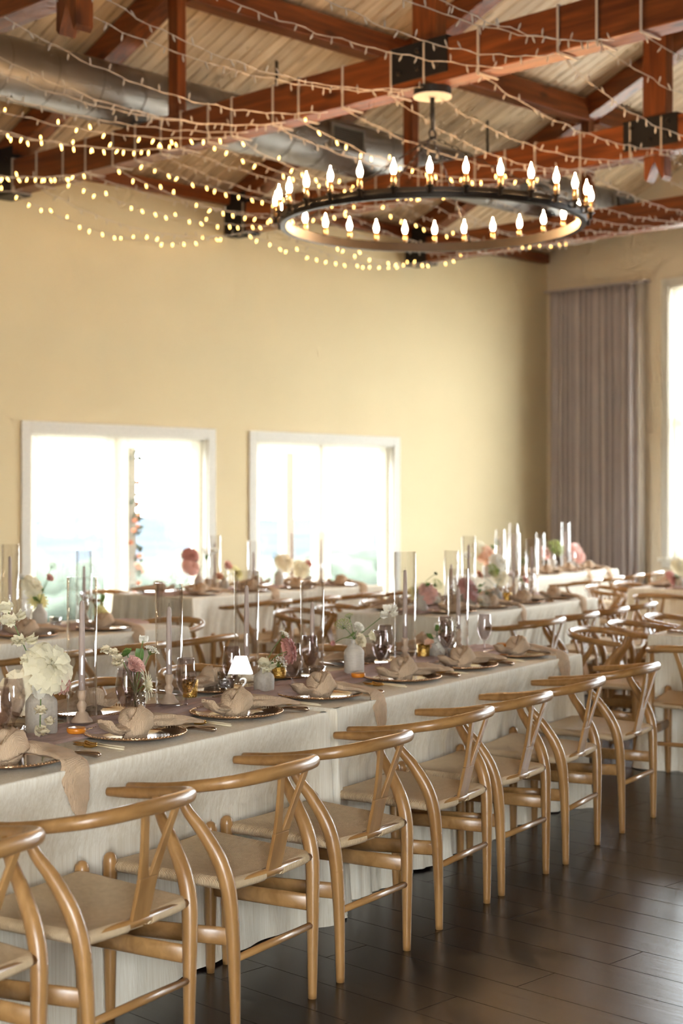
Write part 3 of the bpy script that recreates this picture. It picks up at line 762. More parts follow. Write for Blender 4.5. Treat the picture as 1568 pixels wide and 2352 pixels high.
# ------------------------------------------------------------------ tables and cloths
def cloth_mesh(L, W, seed, famp, fold, endamp, cf=.055):
    rr = random.Random(seed); z1 = TOP; c = .012
    per = []   # (x, y, nx, ny, s, side, corner distance)
    def seg(ax, ay, bx, by, nx, ny, n, side):
        for i in range(n): u = i / n; per.append((ax + (bx - ax) * u, ay + (by - ay) * u, nx, ny, side, u))
    seg(0, 0, L, 0, 0, -1, 150, 0)
    for i in range(6):
        a = -PI / 2 + PI / 2 * i / 6; per.append((L, 0, math.cos(a), math.sin(a), 4, 0))
    seg(L, 0, L, W, 1, 0, 50, 1)
    for i in range(6):
        a = PI / 2 * i / 6; per.append((L, W, math.cos(a), math.sin(a), 4, 0))
    seg(L, W, 0, W, 0, 1, 100, 2)
    for i in range(6):
        a = PI / 2 + PI / 2 * i / 6; per.append((0, W, math.cos(a), math.sin(a), 4, 0))
    seg(0, W, 0, 0, -1, 0, 50, 3)
    for i in range(6):
        a = PI + PI / 2 * i / 6; per.append((0, 0, math.cos(a), math.sin(a), 4, 0))
    n = len(per); zs = [(z1, -.02), (z1, -.004), (z1 - .003, .001), (z1 - .010, .004), (z1 - .03, .006), (.66, .008), (.5, .012), (.34, .018), (.18, .026), (.06, .034), (.006, .040)]
    vs = []; fs = []
    ph = rr.uniform(0, 6)
    for (z, o) in zs:
        q = max(0, (z1 - z) / z1)
        for i, (x, y, nx, ny, side, u) in enumerate(per):
            s = x + y * 1.7
            w = math.sin(s * 2 * PI / fold + ph) + .6 * math.sin(s * 2 * PI / (fold * .43) + 1.7 * ph) + .5 * math.sin(s * 2 * PI / (fold * 2.7) + ph * .3)
            amp = (famp if side in (0, 2) else endamp) if side != 4 else .012
            cd = min(u, 1 - u) * (L if side in (0, 2) else W) if side != 4 else 0
            crn = math.exp(-(cd / .10) ** 2)
            inn = -.078 * min(1, max(0, (z1 - .02 - z) / .2)) * (1 - crn) if side in (0, 2) else 0
            off = o * (1 if side not in (0, 2) else .5) + inn + amp * q ** .8 * w * (1 - .7 * crn) + cf * q * crn + amp * .5 * q
            wob = .004 * math.sin(s * 31 + z * 9 + ph) * q
            vs.append((x + nx * (off + wob), y + ny * (off + wob), z + (.006 * math.sin(s * 6 + ph) if z < .02 else 0) * 1))
    for j in range(len(zs) - 1):
        for i in range(n): fs.append((j * n + i, (j + 1) * n + i, (j + 1) * n + (i + 1) % n, j * n + (i + 1) % n))
    fs.append(tuple(range(n)))
    return MB().add(vs, fs)
def table(tab, seed, famp=.010, fold=.34, endamp=.02, cf=.055):
    t = empty('banquet_table', tab.o, tab.a); tag(t, 'long banquet table hidden under the cloth, the ' + tab.name, 'table', 'cloth-covered banquet tables')
    MB().box((.02, .02, TOP - .035), (tab.L - .02, tab.W - .02, TOP - .004)).build('tabletop', M['dark'], t, False)
    for u in (.15, tab.L - .15):
        for d in (.12, tab.W - .12): MB().tube([(u, d, 0), (u, d, TOP - .035)], .016, 8).build('leg', M['iron'], t)
    c = cloth_mesh(tab.L, tab.W, seed, famp, fold, endamp, cf).build('tablecloth', M['linen'], None); c.location = tab.o; c.rotation_euler = (0, 0, tab.a)
    tag(c, 'ivory slubbed linen cloth draped to the floor over the ' + tab.name, 'tablecloth', 'ivory tablecloths')
def runner(tab, seed, u0=.0, u1=None):
    u1 = tab.L if u1 is None else u1
    nx, ny = int((u1 - u0) * 70), 26; vs = []; fs = []
    for j in range(ny + 1):
        for i in range(nx + 1):
            u = u0 + (u1 - u0) * i / nx; v = j / ny - .5
            wd = .26 + .06 * noise.noise((u * 2.1, seed, 0)); ct = .46 + .035 * noise.noise((u * 1.7, seed + 9, 3))
            z = TOP + .006 + .013 * (1 + noise.noise((u * 5, v * 14, seed))) * (1 - (2 * v) ** 4) + .010 * abs(noise.noise((u * 3 + v * 4, v * 26, seed + 4)))
            if abs(v) == .5: z = TOP + .003
            vs.append((u, ct + wd * v + .012 * noise.noise((u * 9, v * 6, seed + 2)), z))
    for j in range(ny):
        for i in range(nx): a = j * (nx + 1) + i; fs.append((a, a + 1, a + nx + 2, a + nx + 1))
    o = MB().add(vs, fs).build('table_runner', M['runner'], None); o.location = tab.o; o.rotation_euler = (0, 0, tab.a)
    tag(o, 'crumpled mauve gauze runner along the middle of the ' + tab.name, 'runner', 'mauve table runners')
TABS = [TA, TB, TC, TD, TE, TF, TG, TH_]
for k, tb in enumerate(TABS):
    table(tb, 11 + k, famp=(.006, .014, .012, .010, .014, .010, .010, .010)[k], fold=(.5, .17, .2, .3, .22, .3, .3, .3)[k], endamp=(.004, .004, .02, .02, .035, .02, .012, .02)[k], cf=.012 if k < 2 else .05)
    runner(tb, k * 3.7 + 1)

# ------------------------------------------------------------------ place settings
def proto_charger():
    c = MB().lathe([(.10, 0), (.115, .002), (.165, .012), (.1665, .016), (.163, .017), (.118, .007), (.105, .0055), (0.001, .005)], 56, None, True, True).mesh('charger_plate', M['charger'])
    m = MB(); n = 84
    for i in range(n):
        a = 2 * PI * i / n; m.ball((.1645 * math.cos(a), .1645 * math.sin(a), .0165), .0036, 6, 3)
    return c, m.mesh('beaded_rim', M['rim'])
CHM, RIMM = proto_charger()
def napkin_mesh(seed, hang):
    rr = random.Random(seed); m = MB(); j = lambda a: rr.uniform(-a, a)
    def sweep(pts, ws, hs, n=26, k=9, up=(0, 0, 1), pleat=.16, np_=4):
        P = spline(pts, k); w = lerp_list(ws, k); h = lerp_list(hs, k)
        b = len(m.v); m.tube(P, list(zip(w, h)), n, up=up); ph = rr.uniform(0, 6)
        for i in range(b, len(m.v)):
            q = i - b; row, col = divmod(q, n); a = 2 * PI * col / n; c = P[min(row, len(P) - 1)]
            p = Vector(m.v[i]); f = 1 + pleat * math.sin(np_ * a + ph + row * .10) + pleat * .5 * math.sin((np_ * 2 + 1) * a - row * .07)
            p = c + (p - c) * f; p += noise.noise_vector(p * 24 + Vector((seed, 0, 0))) * .0022 + noise.noise_vector(p * 75 + Vector((0, seed, 0))) * .0018
            m.v[i] = tuple(p)
    # tail that stands up on the left, the knot, and the long tail on the right
    sweep([(-.012, .004, .038), (-.05, .010, .028), (-.085, .018 + j(.01), .028), (-.112, .022, .036), (-.130, .026, .050 + j(.006)), (-.138, .026, .060)], [.026, .036, .040, .038, .030, .018], [.018, .018, .015, .012, .009, .006])
    loop = [(-.020 + .031 * math.cos(a), -.010 + .031 * math.sin(a), .040 + .016 * math.sin(a) + .014 * math.cos(a)) for a in [2 * PI * k / 14 for k in range(15)]]
    sweep(loop, [.019] * 15, [.031] * 15, 20, 3, pleat=.10)
    sweep([(-.062, -.026, .022), (-.040, -.044, .042), (-.008, -.046, .062), (.024, -.024, .068), (.046, .006, .050), (.055, .03, .025)], [.020, .030, .036, .036, .030, .018], [.012, .014, .016, .016, .013, .009], up=(.2, -.75, .6), pleat=.12)
    if hang:
        sweep([(.02, .0, .038), (.055, -.035, .038), (.066 + j(.01), -.095, .030), (.066, -.160, .026), (.060, -.212, .014), (.054 + j(.01), -.236, -.03), (.054, -.240, -.075), (.058, -.240, -.115), (.066, -.240, -.150)], [.028, .040, .042, .044, .044, .042, .036, .024, .006], [.019, .019, .015, .011, .009, .008, .007, .006, .003], pleat=.06, up=None)
        sweep([(.03, .014, .034), (.085, -.004, .032), (.115, -.045, .028), (.122, -.10, .024), (.118, -.14, .022)], [.02, .034, .034, .024, .006], [.014, .012, .009, .007, .003])
    else:
        sweep([(.02, -.004, .036), (.07, -.018, .038), (.125, -.030 + j(.01), .036), (.170, -.052, .034), (.212, -.082 + j(.01), .028), (.246, -.108, .020)], [.032, .052, .058, .050, .034, .007], [.022, .024, .021, .016, .010, .003])
        sweep([(.03, .016, .032), (.08, .014, .034), (.13, -.002, .030), (.17, -.02, .026), (.195, -.036, .022)], [.018, .030, .032, .022, .005], [.012, .012, .010, .007, .003])
    return m.mesh('knotted_napkin', M['napkin'])
NAPF = [napkin_mesh(s, False) for s in (3, 8)]; NAPH = [napkin_mesh(s, True) for s in (5, 12)]
SMOKE = [(.034, 0), (.034, .002), (.012, .006), (.0052, .012), (.0045, .040), (.007, .048), (.018, .060), (.030, .082), (.0375, .108), (.0375, .130), (.033, .160), (.0295, .184)]
def goblet_mesh(mat, clear=False):
    inner = [(.0283, .184), (.0318, .160), (.0362, .130), (.0362, .108), (.0285, .084), (.016, .0635), (.002, .056)]
    sc = 1.0
    m = MB(); m.lathe([(.001, 0)] + SMOKE + inner, 24, None, False, False); return m.mesh('goblet', mat)
GOB = goblet_mesh(M['smoke']); GOBC = goblet_mesh(M['clear'])
def fork():
    f = empty('fork'); m = MB()
    for i in range(4):
        x = -.0078 + .0052 * i; m.tube([(x, .048, .006), (x, .020, .004), (x * .9, .0, .006)], [.0011, .0016, .0018], 5)
    m.tube(spline([(0, .004, .006), (0, -.015, .004), (0, -.045, .009)], 4), lerp_list([(.010), .0075, .0028], 4), 6, up=(0, 0, 1)); m.build('head', M['gold'], f)
    MB().tube([(0, -.043, .009), (0, -.09, .007), (0, -.148, .005)], [(.0028, .002), (.0042, .0026), (.0056, .003)], 8, up=(0, 0, 1)).build('handle', M['ivory'], f)
    return f
def knife():
    f = empty('table_knife')
    vs = MB(); vs.tube([(0, .115, .003), (.001, .10, .003), (.001, .03, .003), (0, 0, .004)], [(.002, .0008), (.0085, .0011), (.0095, .0013), (.006, .003)], 8, up=(0, 0, 1)); vs.build('blade', M['silver'], f)
    MB().tube(spline([(0, .005, .004), (0, -.03, .008), (0, -.075, .0085), (0, -.10, .0085), (0, -.112, .0085)], 4), lerp_list([.0045, .0068, .0085, .0095, .004], 4), 10).build('handle', M['silver'], f)
    return f
FORK, KNIFE = fork(), knife(); FUSED = {}
def place(proto, p, rz, label, cat, group, rx=0.0):
    o = proto if proto.name not in FUSED else copy_tree(proto); FUSED[proto.name] = 1
    if o is not proto: pass
    o.location = p; o.rotation_euler = (rx, 0, rz); tag(o, label, cat, group); return o
def single(name, me, p, rz, label, cat, group):
    o = obj(name, me); o.location = p; o.rotation_euler = (0, 0, rz); tag(o, label, cat, group); return o
def setting(tab, u, far, k, hang=None, cutlery=2, clear=False, gob=(.02, .20), glass=True):
    side = 'far' if far else 'near'; d = tab.W - .225 if far else .225; rz = tab.a + (PI if far else 0); sg = -1 if far else 1
    nm = '%s from left, %s side of %s' % (ORD[k], side, tab.name)
    p = tab.p(u, d, TOP + .001)
    ch = empty('charger_plate', p, rz); tag(ch, 'bronze charger plate, ' + nm, 'plate', 'bronze charger plates')
    obj('dish', CHM, ch); obj('beaded_rim', RIMM, ch)
    h = R.random() < .35 if hang is None else hang
    single('knotted_napkin', R.choice(NAPH if h else NAPF), p + Vector((0, 0, .004)), rz + R.uniform(-.15, .15), 'beige knotted napkin, ' + nm, 'napkin', 'knotted napkins on plates')
    if glass:
        single('goblet', GOBC if clear else GOB, tab.p(u + gob[0] * sg, d + gob[1] * sg, TOP + .012), 0, ('clear' if clear else 'smoke grey') + ' stemmed goblet, ' + nm, 'glass', 'goblets at the place settings')
    if cutlery:
        place(KNIFE, tab.p(u + .205 * sg, d - .06 * sg, TOP + .001), rz + R.uniform(-.05, .05), 'polished table knife, ' + nm, 'knife', 'table knives')
    if cutlery > 1:
        place(FORK, tab.p(u - .215 * sg, d + .02 * sg, TOP + .001), rz + R.uniform(-.06, .04), 'inner gold fork, ' + nm, 'fork', 'dinner forks')
        place(FORK, tab.p(u - .245 * sg, d - .005 * sg, TOP + .001), rz + R.uniform(-.04, .06), 'outer gold fork, ' + nm, 'fork', 'salad forks')
for k, (u, h) in enumerate([(1.04, True), (1.62, False), (2.19, False)]): setting(TA, u, False, k, h, 2, gob=((.13, .16), (.16, .165), (-.03, .20))[k])
for k, (u, h) in enumerate([(.245, True), (.915, False), (1.475, False), (2.085, True)]): setting(TB, u, False, k, h, 2, gob=((.07, .17), (.11, .17), (.18, .17), (.05, .20))[k])
for k, u in enumerate([1.35, 1.95]): setting(TA, u, True, k, False, 1, gob=(-.03, .17))
for k, u in enumerate([.2, .77, 1.42, 2.02]): setting(TB, u, True, k, False, 1, gob=(.12, .17))
for k, u in enumerate([.35, .95, 1.52, 2.1]): setting(TC, u, False, k, k in (3, 1), 1 if k > 0 else 0, clear=k != 1)
for k, u in enumerate([.4, 1.0, 1.6, 2.15]): setting(TC, u, True, k, False, 0, clear=True, glass=k != 2)
for k, u in enumerate([1.35, 1.95]): setting(TD, u, False, k, k == 1, 0, clear=True)
for k, u in enumerate([.45, 1.05, 1.6]): setting(TD, u, True, k, False, 0, clear=True)
for k, u in enumerate([.32, .92, 1.52, 2.12]): setting(TE, u, False, k, k in (1, 3), 0, clear=True)
for k, u in enumerate([.3, .9, 1.5, 2.1]): setting(TE, u, True, k, False, 0, clear=True)
for k, u in enumerate([.32, .92, 1.52, 2.12]): setting(TF, u, False, k, k in (2, 3), 0, clear=True)
for k, u in enumerate([.35, .95]): setting(TG, u, True, k, False, 1, clear=True, glass=k == 1)
for k, u in enumerate([.4, 1.0]): setting(TH_, u, True, k, False, 0, clear=True)

# ------------------------------------------------------------------ centrepieces
def cylinder(tab, px, d, h, label, r=.05, candle=True, cgap=.0):
    u = tab.at_px(px, d); p = tab.p(u, d, TOP + .02)
    m = MB().lathe([(.001, 0), (r - .003, 0), (r, .004), (r, h), (r - .0025, h), (r - .0025, .008), (.001, .008)], 32, None, False, False)
    o = m.build('glass_cylinder', M['clear'], None); o.location = p
    tag(o, 'clear glass hurricane cylinder, ' + label, 'vase', 'glass hurricane cylinders')
    if candle:
        candlestick(p + Vector((0, 0, .0085)), min(.40, h - .085) + R.uniform(-.02, .02), 'taper candle on wooden holder in cylinder, ' + label)
    return p
def candlestick(p, h, label):
    c = empty('taper_candlestick', p); tag(c, label, 'candlestick', 'taper candlesticks')
    MB().lathe([(.036, 0), (.036, .006), (.024, .018), (.020, .030), (.011, .036), (.016, .050), (.017, .058), (.010, .068), (.010, .072), (.014, .084), (.015, .104), (.0125, .106)], 20).build('holder', M['beech'], c)
    tp = MB().lathe([(.0108, .10), (.0100, .10 + (h - .10) * .6), (.0080, h - .012), (.005, h - .003), (.001, h)], 12).build('taper', M['candle'], c)
    MB().tube([(0, 0, h - .002), (.001, .001, h + .006), (.003, .002, h + .011)], .0007, 5).build('wick', M['wick'], tp)
def vase(p, kind, label):
    prof = {'bottle': [(.001, 0), (.040, 0), (.043, .006), (.044, .092), (.042, .100), (.021, .128), (.016, .134), (.0155, .146), (.018, .150), (.0155, .150), (.013, .144), (.013, .10), (.001, .09)],
            'crock': [(.001, 0), (.048, 0), (.051, .006), (.051, .100), (.049, .108), (.026, .135), (.024, .150), (.027, .153), (.024, .153), (.021, .146), (.021, .11), (.001, .10)],
            'small': [(.001, 0), (.036, 0), (.040, .008), (.041, .052), (.037, .066), (.018, .080), (.014, .092), (.016, .096), (.013, .096), (.011, .088), (.011, .07), (.001, .06)]}
    if kind == 'tumbler':
        m = MB().lathe([(.001, 0), (.030, 0), (.033, .004), (.036, .095), (.0345, .095), (.0315, .012), (.001, .012)], 20, None, False, False); mat = M['cut']
    else:
        m = MB().lathe(prof[kind], 32, None, False, False); mat = M['stone'] if kind != 'bottle' else M['stone_w']
    o = m.build('bud_vase' if kind != 'tumbler' else 'glass_tumbler', mat, None); o.location = p
    tag(o, label, 'vase', 'flower vases'); return {'bottle': .15, 'crock': .153, 'small': .096, 'tumbler': .085}[kind]
def votive(p, gold, label):
    v = empty('votive_holder', p); tag(v, label, 'candle holder', 'gold votives' if gold else 'cut glass votives')
    if gold: MB().lathe([(.001, 0), (.026, 0), (.028, .004), (.032, .066), (.0305, .066), (.027, .008), (.001, .008)], 20, None, False, False).build('cup', M['goldglass'], v)
    else: MB().lathe([(.001, 0), (.028, 0), (.031, .004), (.036, .070), (.034, .070), (.029, .008), (.001, .008)], 20, None, False, False).build('cup', M['cut'], v)
    MB().lathe([(.001, .0085), (.025, .0085), (.026, .04), (.001, .041)], 16, None, False, False).build('candle', M['wax'], v)
def citrus(p, label, rz=0.0):
    c = empty('citrus_slice', p, rz); tag(c, label, 'fruit', 'citrus slices on the runner')
    MB().lathe([(.001, 0), (.026, 0), (.030, .006), (.031, .017), (.029, .0175), (.001, .0165)], 24, None, False, False).build('rind', M['orange'], c)
    m = MB()
    for i in range(8):
        a0, a1 = 2 * PI * (i + .06) / 8, 2 * PI * (i + .94) / 8
        m.add([(.003 * math.cos((a0 + a1) / 2), .003 * math.sin((a0 + a1) / 2), .0190)] + [(.0265 * math.cos(a0 + (a1 - a0) * q / 4), .0265 * math.sin(a0 + (a1 - a0) * q / 4), .0190) for q in range(5)], [(0, 1, 2, 3, 4, 5)])
    m.build('flesh', M['orange_in'], c, False)

# flower heads, all with the face looking along +z and the calyx at the origin
def petal(m, M4, w, l, cup, curl, ruf=0.0, n=4, k=5, seed=0.0, tip=.35):
    vs = []; fs = []
    for j in range(k + 1):
        v = j / k; ww = w * (math.sin(PI * (.13 + .56 * v)) ** .75 if tip > .2 else math.sin(PI * min(.97, .1 + .87 * v)))
        for i in range(n + 1):
            u = 2 * i / n - 1
            z = l * v; y = cup * math.sin(v * PI * .62) * l + cup * .35 * l * (u * u) * -1 * v + curl * v ** 3 * l
            y += ruf * math.sin(u * 7 + seed * 5 + v * 3) * v
            vs.append((ww * u, y, z + ruf * .6 * math.cos(u * 9 + seed * 3) * v))
    for j in range(k):
        for i in range(n): a = j * (n + 1) + i; fs.append((a, a + 1, a + n + 2, a + n + 1))
    m.add(vs, fs, M4)
FL = {}
def head(kind, col):
    if (kind, col) in FL: return FL[(kind, col)]
    m = MB(); rr = random.Random(hash((kind, col)) % 1 if False else sum(map(ord, kind + col)))
    if kind in ('rose', 'ranunculus', 'ruffle'):
        layers = {'rose': [(4, .35, .10, .55), (5, .55, .22, .62), (6, .8, .42, .66), (7, 1.05, .75, .66), (7, 1.25, 1.12, .62)],
                  'ranunculus': [(5, .3, .06, .62), (6, .5, .14, .68), (7, .7, .26, .72), (8, .85, .40, .74), (9, 1.0, .58, .72), (9, 1.1, .82, .66)],
                  'ruffle': [(5, .45, .25, .7), (7, .75, .5, .85), (9, 1.0, .8, 1.0), (10, 1.25, 1.1, 1.05), (10, 1.4, 1.4, 1.0)]}[kind]
        for li, (n, w, tilt, ln) in enumerate(layers):
            for i in range(n):
                a = 2 * PI * i / n + li * .37 + rr.uniform(-.12, .12)
                r0 = .06 + .07 * li * (.6 if kind != 'ranunculus' else .8)
                Mx = RZ(a) @ T(0, r0, 0) @ Matrix.Rotation(-tilt, 4, 'X')
                petal(m, Mx, .22 * w + .09, ln, -.42 if kind != 'ruffle' else -.25, (.35 + .1 * li if kind == 'ruffle' else .12), .05 if kind == 'ruffle' else .012, 4, 5, rr.random())
    elif kind == 'dahlia':
        for li in range(6):
            n = 7 + 2 * li; tilt = .15 + li * .27
            for i in range(n):
                a = 2 * PI * i / n + li * .5; petal(m, RZ(a) @ T(0, .04 + .02 * li, .05) @ Matrix.Rotation(-tilt, 4, 'X'), .09 + .012 * li, .55 + .11 * li, -.12, .22, .0, 2, 4, rr.random(), 0)
    elif kind == 'pea':
        for s, w, l, tl in ((1, .55, .85, -.25), (1, .42, .65, .25), (-1, .30, .5, .9), (-1, .3, .45, .5)):
            for e in (-1, 1): petal(m, RZ(e * .35) @ Matrix.Rotation(-tl * s, 4, 'X'), w, l, -.2 * s, .3 * s, .09, 5, 5, rr.random())
    elif kind == 'cosmos':
        for i in range(8): petal(m, RZ(2 * PI * i / 8) @ Matrix.Rotation(-1.15, 4, 'X'), .26, .8, -.1, .1, .03, 3, 4, rr.random())
    elif kind in ('umbel', 'lace', 'mist'):
        n = {'umbel': 42, 'lace': 60, 'mist': 70}[kind]
        for i in range(n):
            a = i * 2.4; q = math.sqrt((i + .5) / n); z = .55 + .35 * (1 - q * q) + rr.uniform(-.06, .06) * (4 if kind == 'mist' else 1)
            x, y = q * .8 * math.cos(a), q * .8 * math.sin(a); m.ball((x, y, z), .085 if kind == 'lace' else .06, 5, 3)
    FL[(kind, col)] = m.mesh('blossom', M[col]); return FL[(kind, col)]
SPOKES = {}
def spokes():
    m = MB()
    for i in range(22):
        a = i * 2.4; q = math.sqrt((i + .5) / 22); m.tube([(0, 0, 0), (q * .4 * math.cos(a), q * .4 * math.sin(a), .35), (q * .78 * math.cos(a), q * .78 * math.sin(a), .58)], .012, 4)
    return m.mesh('spokes', M['stem'])
SPK = spokes()
LEAFM = {}
def leafmesh(mat):
    if mat not in LEAFM:
        m = MB(); petal(m, Matrix.Identity(4), .30, 1.0, -.12, .25, .015, 4, 6, .3); LEAFM[mat] = m.mesh('leaf', M[mat])
    return LEAFM[mat]
NAMES = {'rose': 'rose', 'ranunculus': 'ranunculus', 'ruffle': 'garden_rose', 'dahlia': 'dahlia', 'pea': 'sweet_pea', 'cosmos': 'cosmos', 'umbel': 'dill_umbel', 'lace': 'lace_flower', 'mist': 'gypsophila'}
def flower(kind, col, base, hd, size, label, face=None, leaves=0, leafmat='leaf', bend=.3, extra=()):
    base, hd = Vector(base), Vector(hd); size *= 1.3 if kind == 'pea' else 1.15; extra = [(a, b_, c_ * 1.3) for a, b_, c_ in extra]; root = empty(NAMES[kind], base); tag(root, label, 'flower')
    v = hd - base; mid = base + v * .5 + Vector((0, 0, bend * v.length * .3)); P = spline([Vector((0, 0, -.06)), mid - base, v], 6)
    P = [Vector((0, 0, -.07))] + spline([Vector((0, 0, 0)), mid - base, v], 6)
    MB().tube(P, .0017, 6).build('stem', M['stem'], root)
    f = Vector(face) if face is not None else (P[-1] - P[-3]); f.normalize(); q = f.to_track_quat('Z', 'Y')
    def put(pos, sz, fq, tw=0.0):
        b = obj('blossom', head(kind, col), root); b.location = pos; b.rotation_mode = 'QUATERNION'; b.rotation_quaternion = fq; b.scale = (sz, sz, sz)
        if kind in ('umbel', 'lace', 'mist'):
            s = obj('spokes', SPK, b)
        return b
    put(v - f * size * .25, size, q)
    for (t, off, sz) in extra:      # further blossoms along the stem
        i = min(len(P) - 1, int(t * (len(P) - 1))); o = Vector(off); fq = (o.normalized()).to_track_quat('Z', 'Y'); put(P[i] + o * .35, sz, fq)
    for i in range(leaves):
        t = .35 + .5 * (i + 1) / (leaves + 1); j = min(len(P) - 1, int(t * (len(P) - 1)))
        l = obj('leaf', leafmesh(leafmat), root); l.location = P[j]; l.scale = (.05, .05, .055)
        dr = Vector((R.uniform(-1, 1), R.uniform(-1, 1), R.uniform(-.1, .6))); l.rotation_mode = 'QUATERNION'; l.rotation_quaternion = dr.to_track_quat('Z', 'Y')
    return root
CAMR = Vector((math.sin(TH), -math.cos(TH), 0)); CAMF = Vector((math.cos(TH), math.sin(TH), 0))
def pix(px, py, dd):     # the point seen at (px, py) at view depth dd
    a = (px - 784) / F; return CAMR * (a * dd) + CAMF * dd + Vector((0, 0, H - (py - YH) / F * dd))
# --- front tables
RZT = TOP + .016
cylinder(TA, 188, .46, .49, 'nearest, leftmost on front left table')
cylinder(TA, 388, .50, .445, 'second from left on front left table')
cylinder(TB, 566, .62, .46, 'leftmost on front right table')
cylinder(TB, 717, .56, .40, 'second from left on front right table')
cylinder(TB, 930, .46, .51, 'third from left and tallest on front right table')
cylinder(TB, 1052, .48, .41, 'rightmost on front right table')
def spot(tab, px, d, z=RZT): return tab.p(tab.at_px(px, d), d, z)
# vase one
p = spot(TA, 95, .46); h = vase(p, 'crock', 'grey stoneware crock vase at far left of front left table'); b0 = p + Vector((0, 0, h)); D = depth(p)
flower('ruffle', 'cream', b0, pix(120, 1528, D - .02), .056, 'large ruffled cream rose in the crock vase', (.1, -.85, .45), 1)
flower('ruffle', 'ivory', b0, pix(48, 1590, D + .01), .05, 'smaller ivory rose drooping left from the crock vase', (-.7, -.6, .1), 0)
flower('cosmos', 'white', b0, pix(88, 1585, D - .05), .035, 'open white blossom at the mouth of the crock vase', (.2, -1, .2), 0)
flower('ruffle', 'blush', b0, pix(148, 1560, D + .02), .032, 'small blush rose at right of the crock vase', (.9, -.4, .1), 1, 'leafd')
flower('pea', 'cream', b0, pix(14, 1395, D - .02), .034, 'tall arching cream sweet pea stem in the crock vase', (-.5, -.6, .4), 0, bend=.05,
       extra=((.45, (-.035, -.03, .01), .034), (.62, (-.03, -.03, .0), .036), (.68, (.03, -.03, .0), .034), (.8, (-.03, -.02, .02), .036), (.86, (.028, -.02, .01), .032), (.95, (-.02, -.02, -.03), .03)))
flower('pea', 'ivory', b0, pix(92, 1672, D - .09), .034, 'ivory sweet pea hanging in front of the crock vase', (.1, -.8, -.5), 0, bend=.6, extra=((.75, (-.02, -.03, .0), .03), (.9, (.025, -.03, .0), .028)))
# vase two, a tumbler
p = spot(TA, 310, .40); h = vase(p, 'tumbler', 'ribbed glass tumbler of flowers behind a smoke goblet'); b0 = p + Vector((0, 0, h)); D = depth(p)
flower('ranunculus', 'blush', b0, pix(308, 1530, D - .02), .042, 'blush pink ranunculus in the glass tumbler', (.25, -.75, .75), 0)
flower('dahlia', 'cream', b0, pix(338, 1572, D - .03), .044, 'pale yellow dahlia leaning right from the tumbler', (.75, -.6, .15), 0)
flower('lace', 'white', b0, pix(345, 1500, D + .02), .030, 'white lace flower with green spokes in the tumbler', (.3, -.3, .8), 0)
flower('pea', 'white', b0, pix(328, 1472, D + .04), .024, 'small white blossom above the tumbler flowers', None, 1)
flower('umbel', 'lime', b0, pix(292, 1500, D + .03), .02, 'green seed head in the tumbler', None, 0)
flower('pea', 'ivory', b0, pix(245, 1490, D - .01), .028, 'arching ivory sweet pea at left of the tumbler', (-.8, -.4, .1), 1, bend=.9, extra=((.8, (-.02, -.03, .0), .028), (.6, (-.03, -.02, .0), .03), (.55, (-.035, -.02, -.02), .028)))
# vase three
p = spot(TB, 606, .44); h = vase(p, 'small', 'small grey bud vase beside the table number sign'); b0 = p + Vector((0, 0, h)); D = depth(p)
flower('pea', 'cream', b0, pix(603, 1520, D - .03), .038, 'cream sweet pea spike in the small grey vase', (-.2, -.9, .2), 0, extra=((.5, (.02, -.03, 0), .034), (.7, (-.02, -.03, 0), .036), (.3, (-.01, -.03, -.01), .03)))
flower('ruffle', 'rose', b0, pix(668, 1493, D + .02), .036, 'dusky rose bloom leaning right over the small grey vase', (.8, -.5, .2), 0)
flower('lace', 'white', b0, pix(650, 1462, D + .03), .026, 'white lace flower above the small grey vase', None, 0)
flower('mist', 'white', b0, pix(640, 1528, D + .01), .036, 'sprig of tiny white gypsophila in the small grey vase', (.5, -.4, .7), 1)
# vase four
p = spot(TB, 813, .45); h = vase(p, 'bottle', 'cream bottle vase with white ranunculus on front right table'); b0 = p + Vector((0, 0, h)); D = depth(p)
flower('ranunculus', 'ivory', b0, pix(825, 1472, D - .03), .037, 'largest white ranunculus in the cream bottle vase', (.1, -.9, .3), 0)
flower('ranunculus', 'white', b0, pix(822, 1442, D), .030, 'upper white ranunculus in the cream bottle vase', (0, -.7, .6), 0)
flower('ranunculus', 'cream', b0, pix(852, 1462, D), .030, 'right-hand white ranunculus in the cream bottle vase', (.6, -.6, .3), 0)
flower('umbel', 'lime', b0, pix(788, 1440, D + .01), .042, 'feathery lime umbel in the cream bottle vase', (-.4, -.3, .8), 0)
flower('umbel', 'lime', b0, pix(802, 1418, D + .03), .022, 'small high lime umbel over the cream bottle vase', None, 0)
flower('ranunculus', 'rose', b0, pix(765, 1478, D), .014, 'pink bud at left of the cream bottle vase', (-.9, -.3, .2), 1, bend=.5)
flower('pea', 'white', b0, pix(900, 1398, D + .02), .03, 'long white sweet pea stem reaching right towards the tallest cylinder', (.5, -.5, .4), 0, bend=.0, extra=((.78, (-.03, -.03, .01), .03), (.86, (.02, -.03, .0), .03), (.92, (-.02, -.02, .03), .03)))
# vase five
p = spot(TB, 1003, .46); h = vase(p, 'small', 'small cream bud vase of peach flowers on front right table'); b0 = p + Vector((0, 0, h)); D = depth(p)
flower('rose', 'peach', b0, pix(988, 1478, D - .01), .034, 'peach rose lying over the small cream vase', (-.6, -.5, .5), 1)
flower('ruffle', 'white', b0, pix(1016, 1478, D - .01), .032, 'white ruffled rose over the small cream vase', (.4, -.6, .5), 0)
flower('mist', 'white', b0, pix(1030, 1440, D + .05), .045, 'airy white sprig above the small cream vase', None, 1, extra=((.6, (.02, -.02, .02), .03),))
flower('cosmos', 'white', b0, pix(1005, 1440, D + .04), .026, 'white daisy-like bloom above the small cream vase', (-.2, -.7, .5), 1, 'leaf')
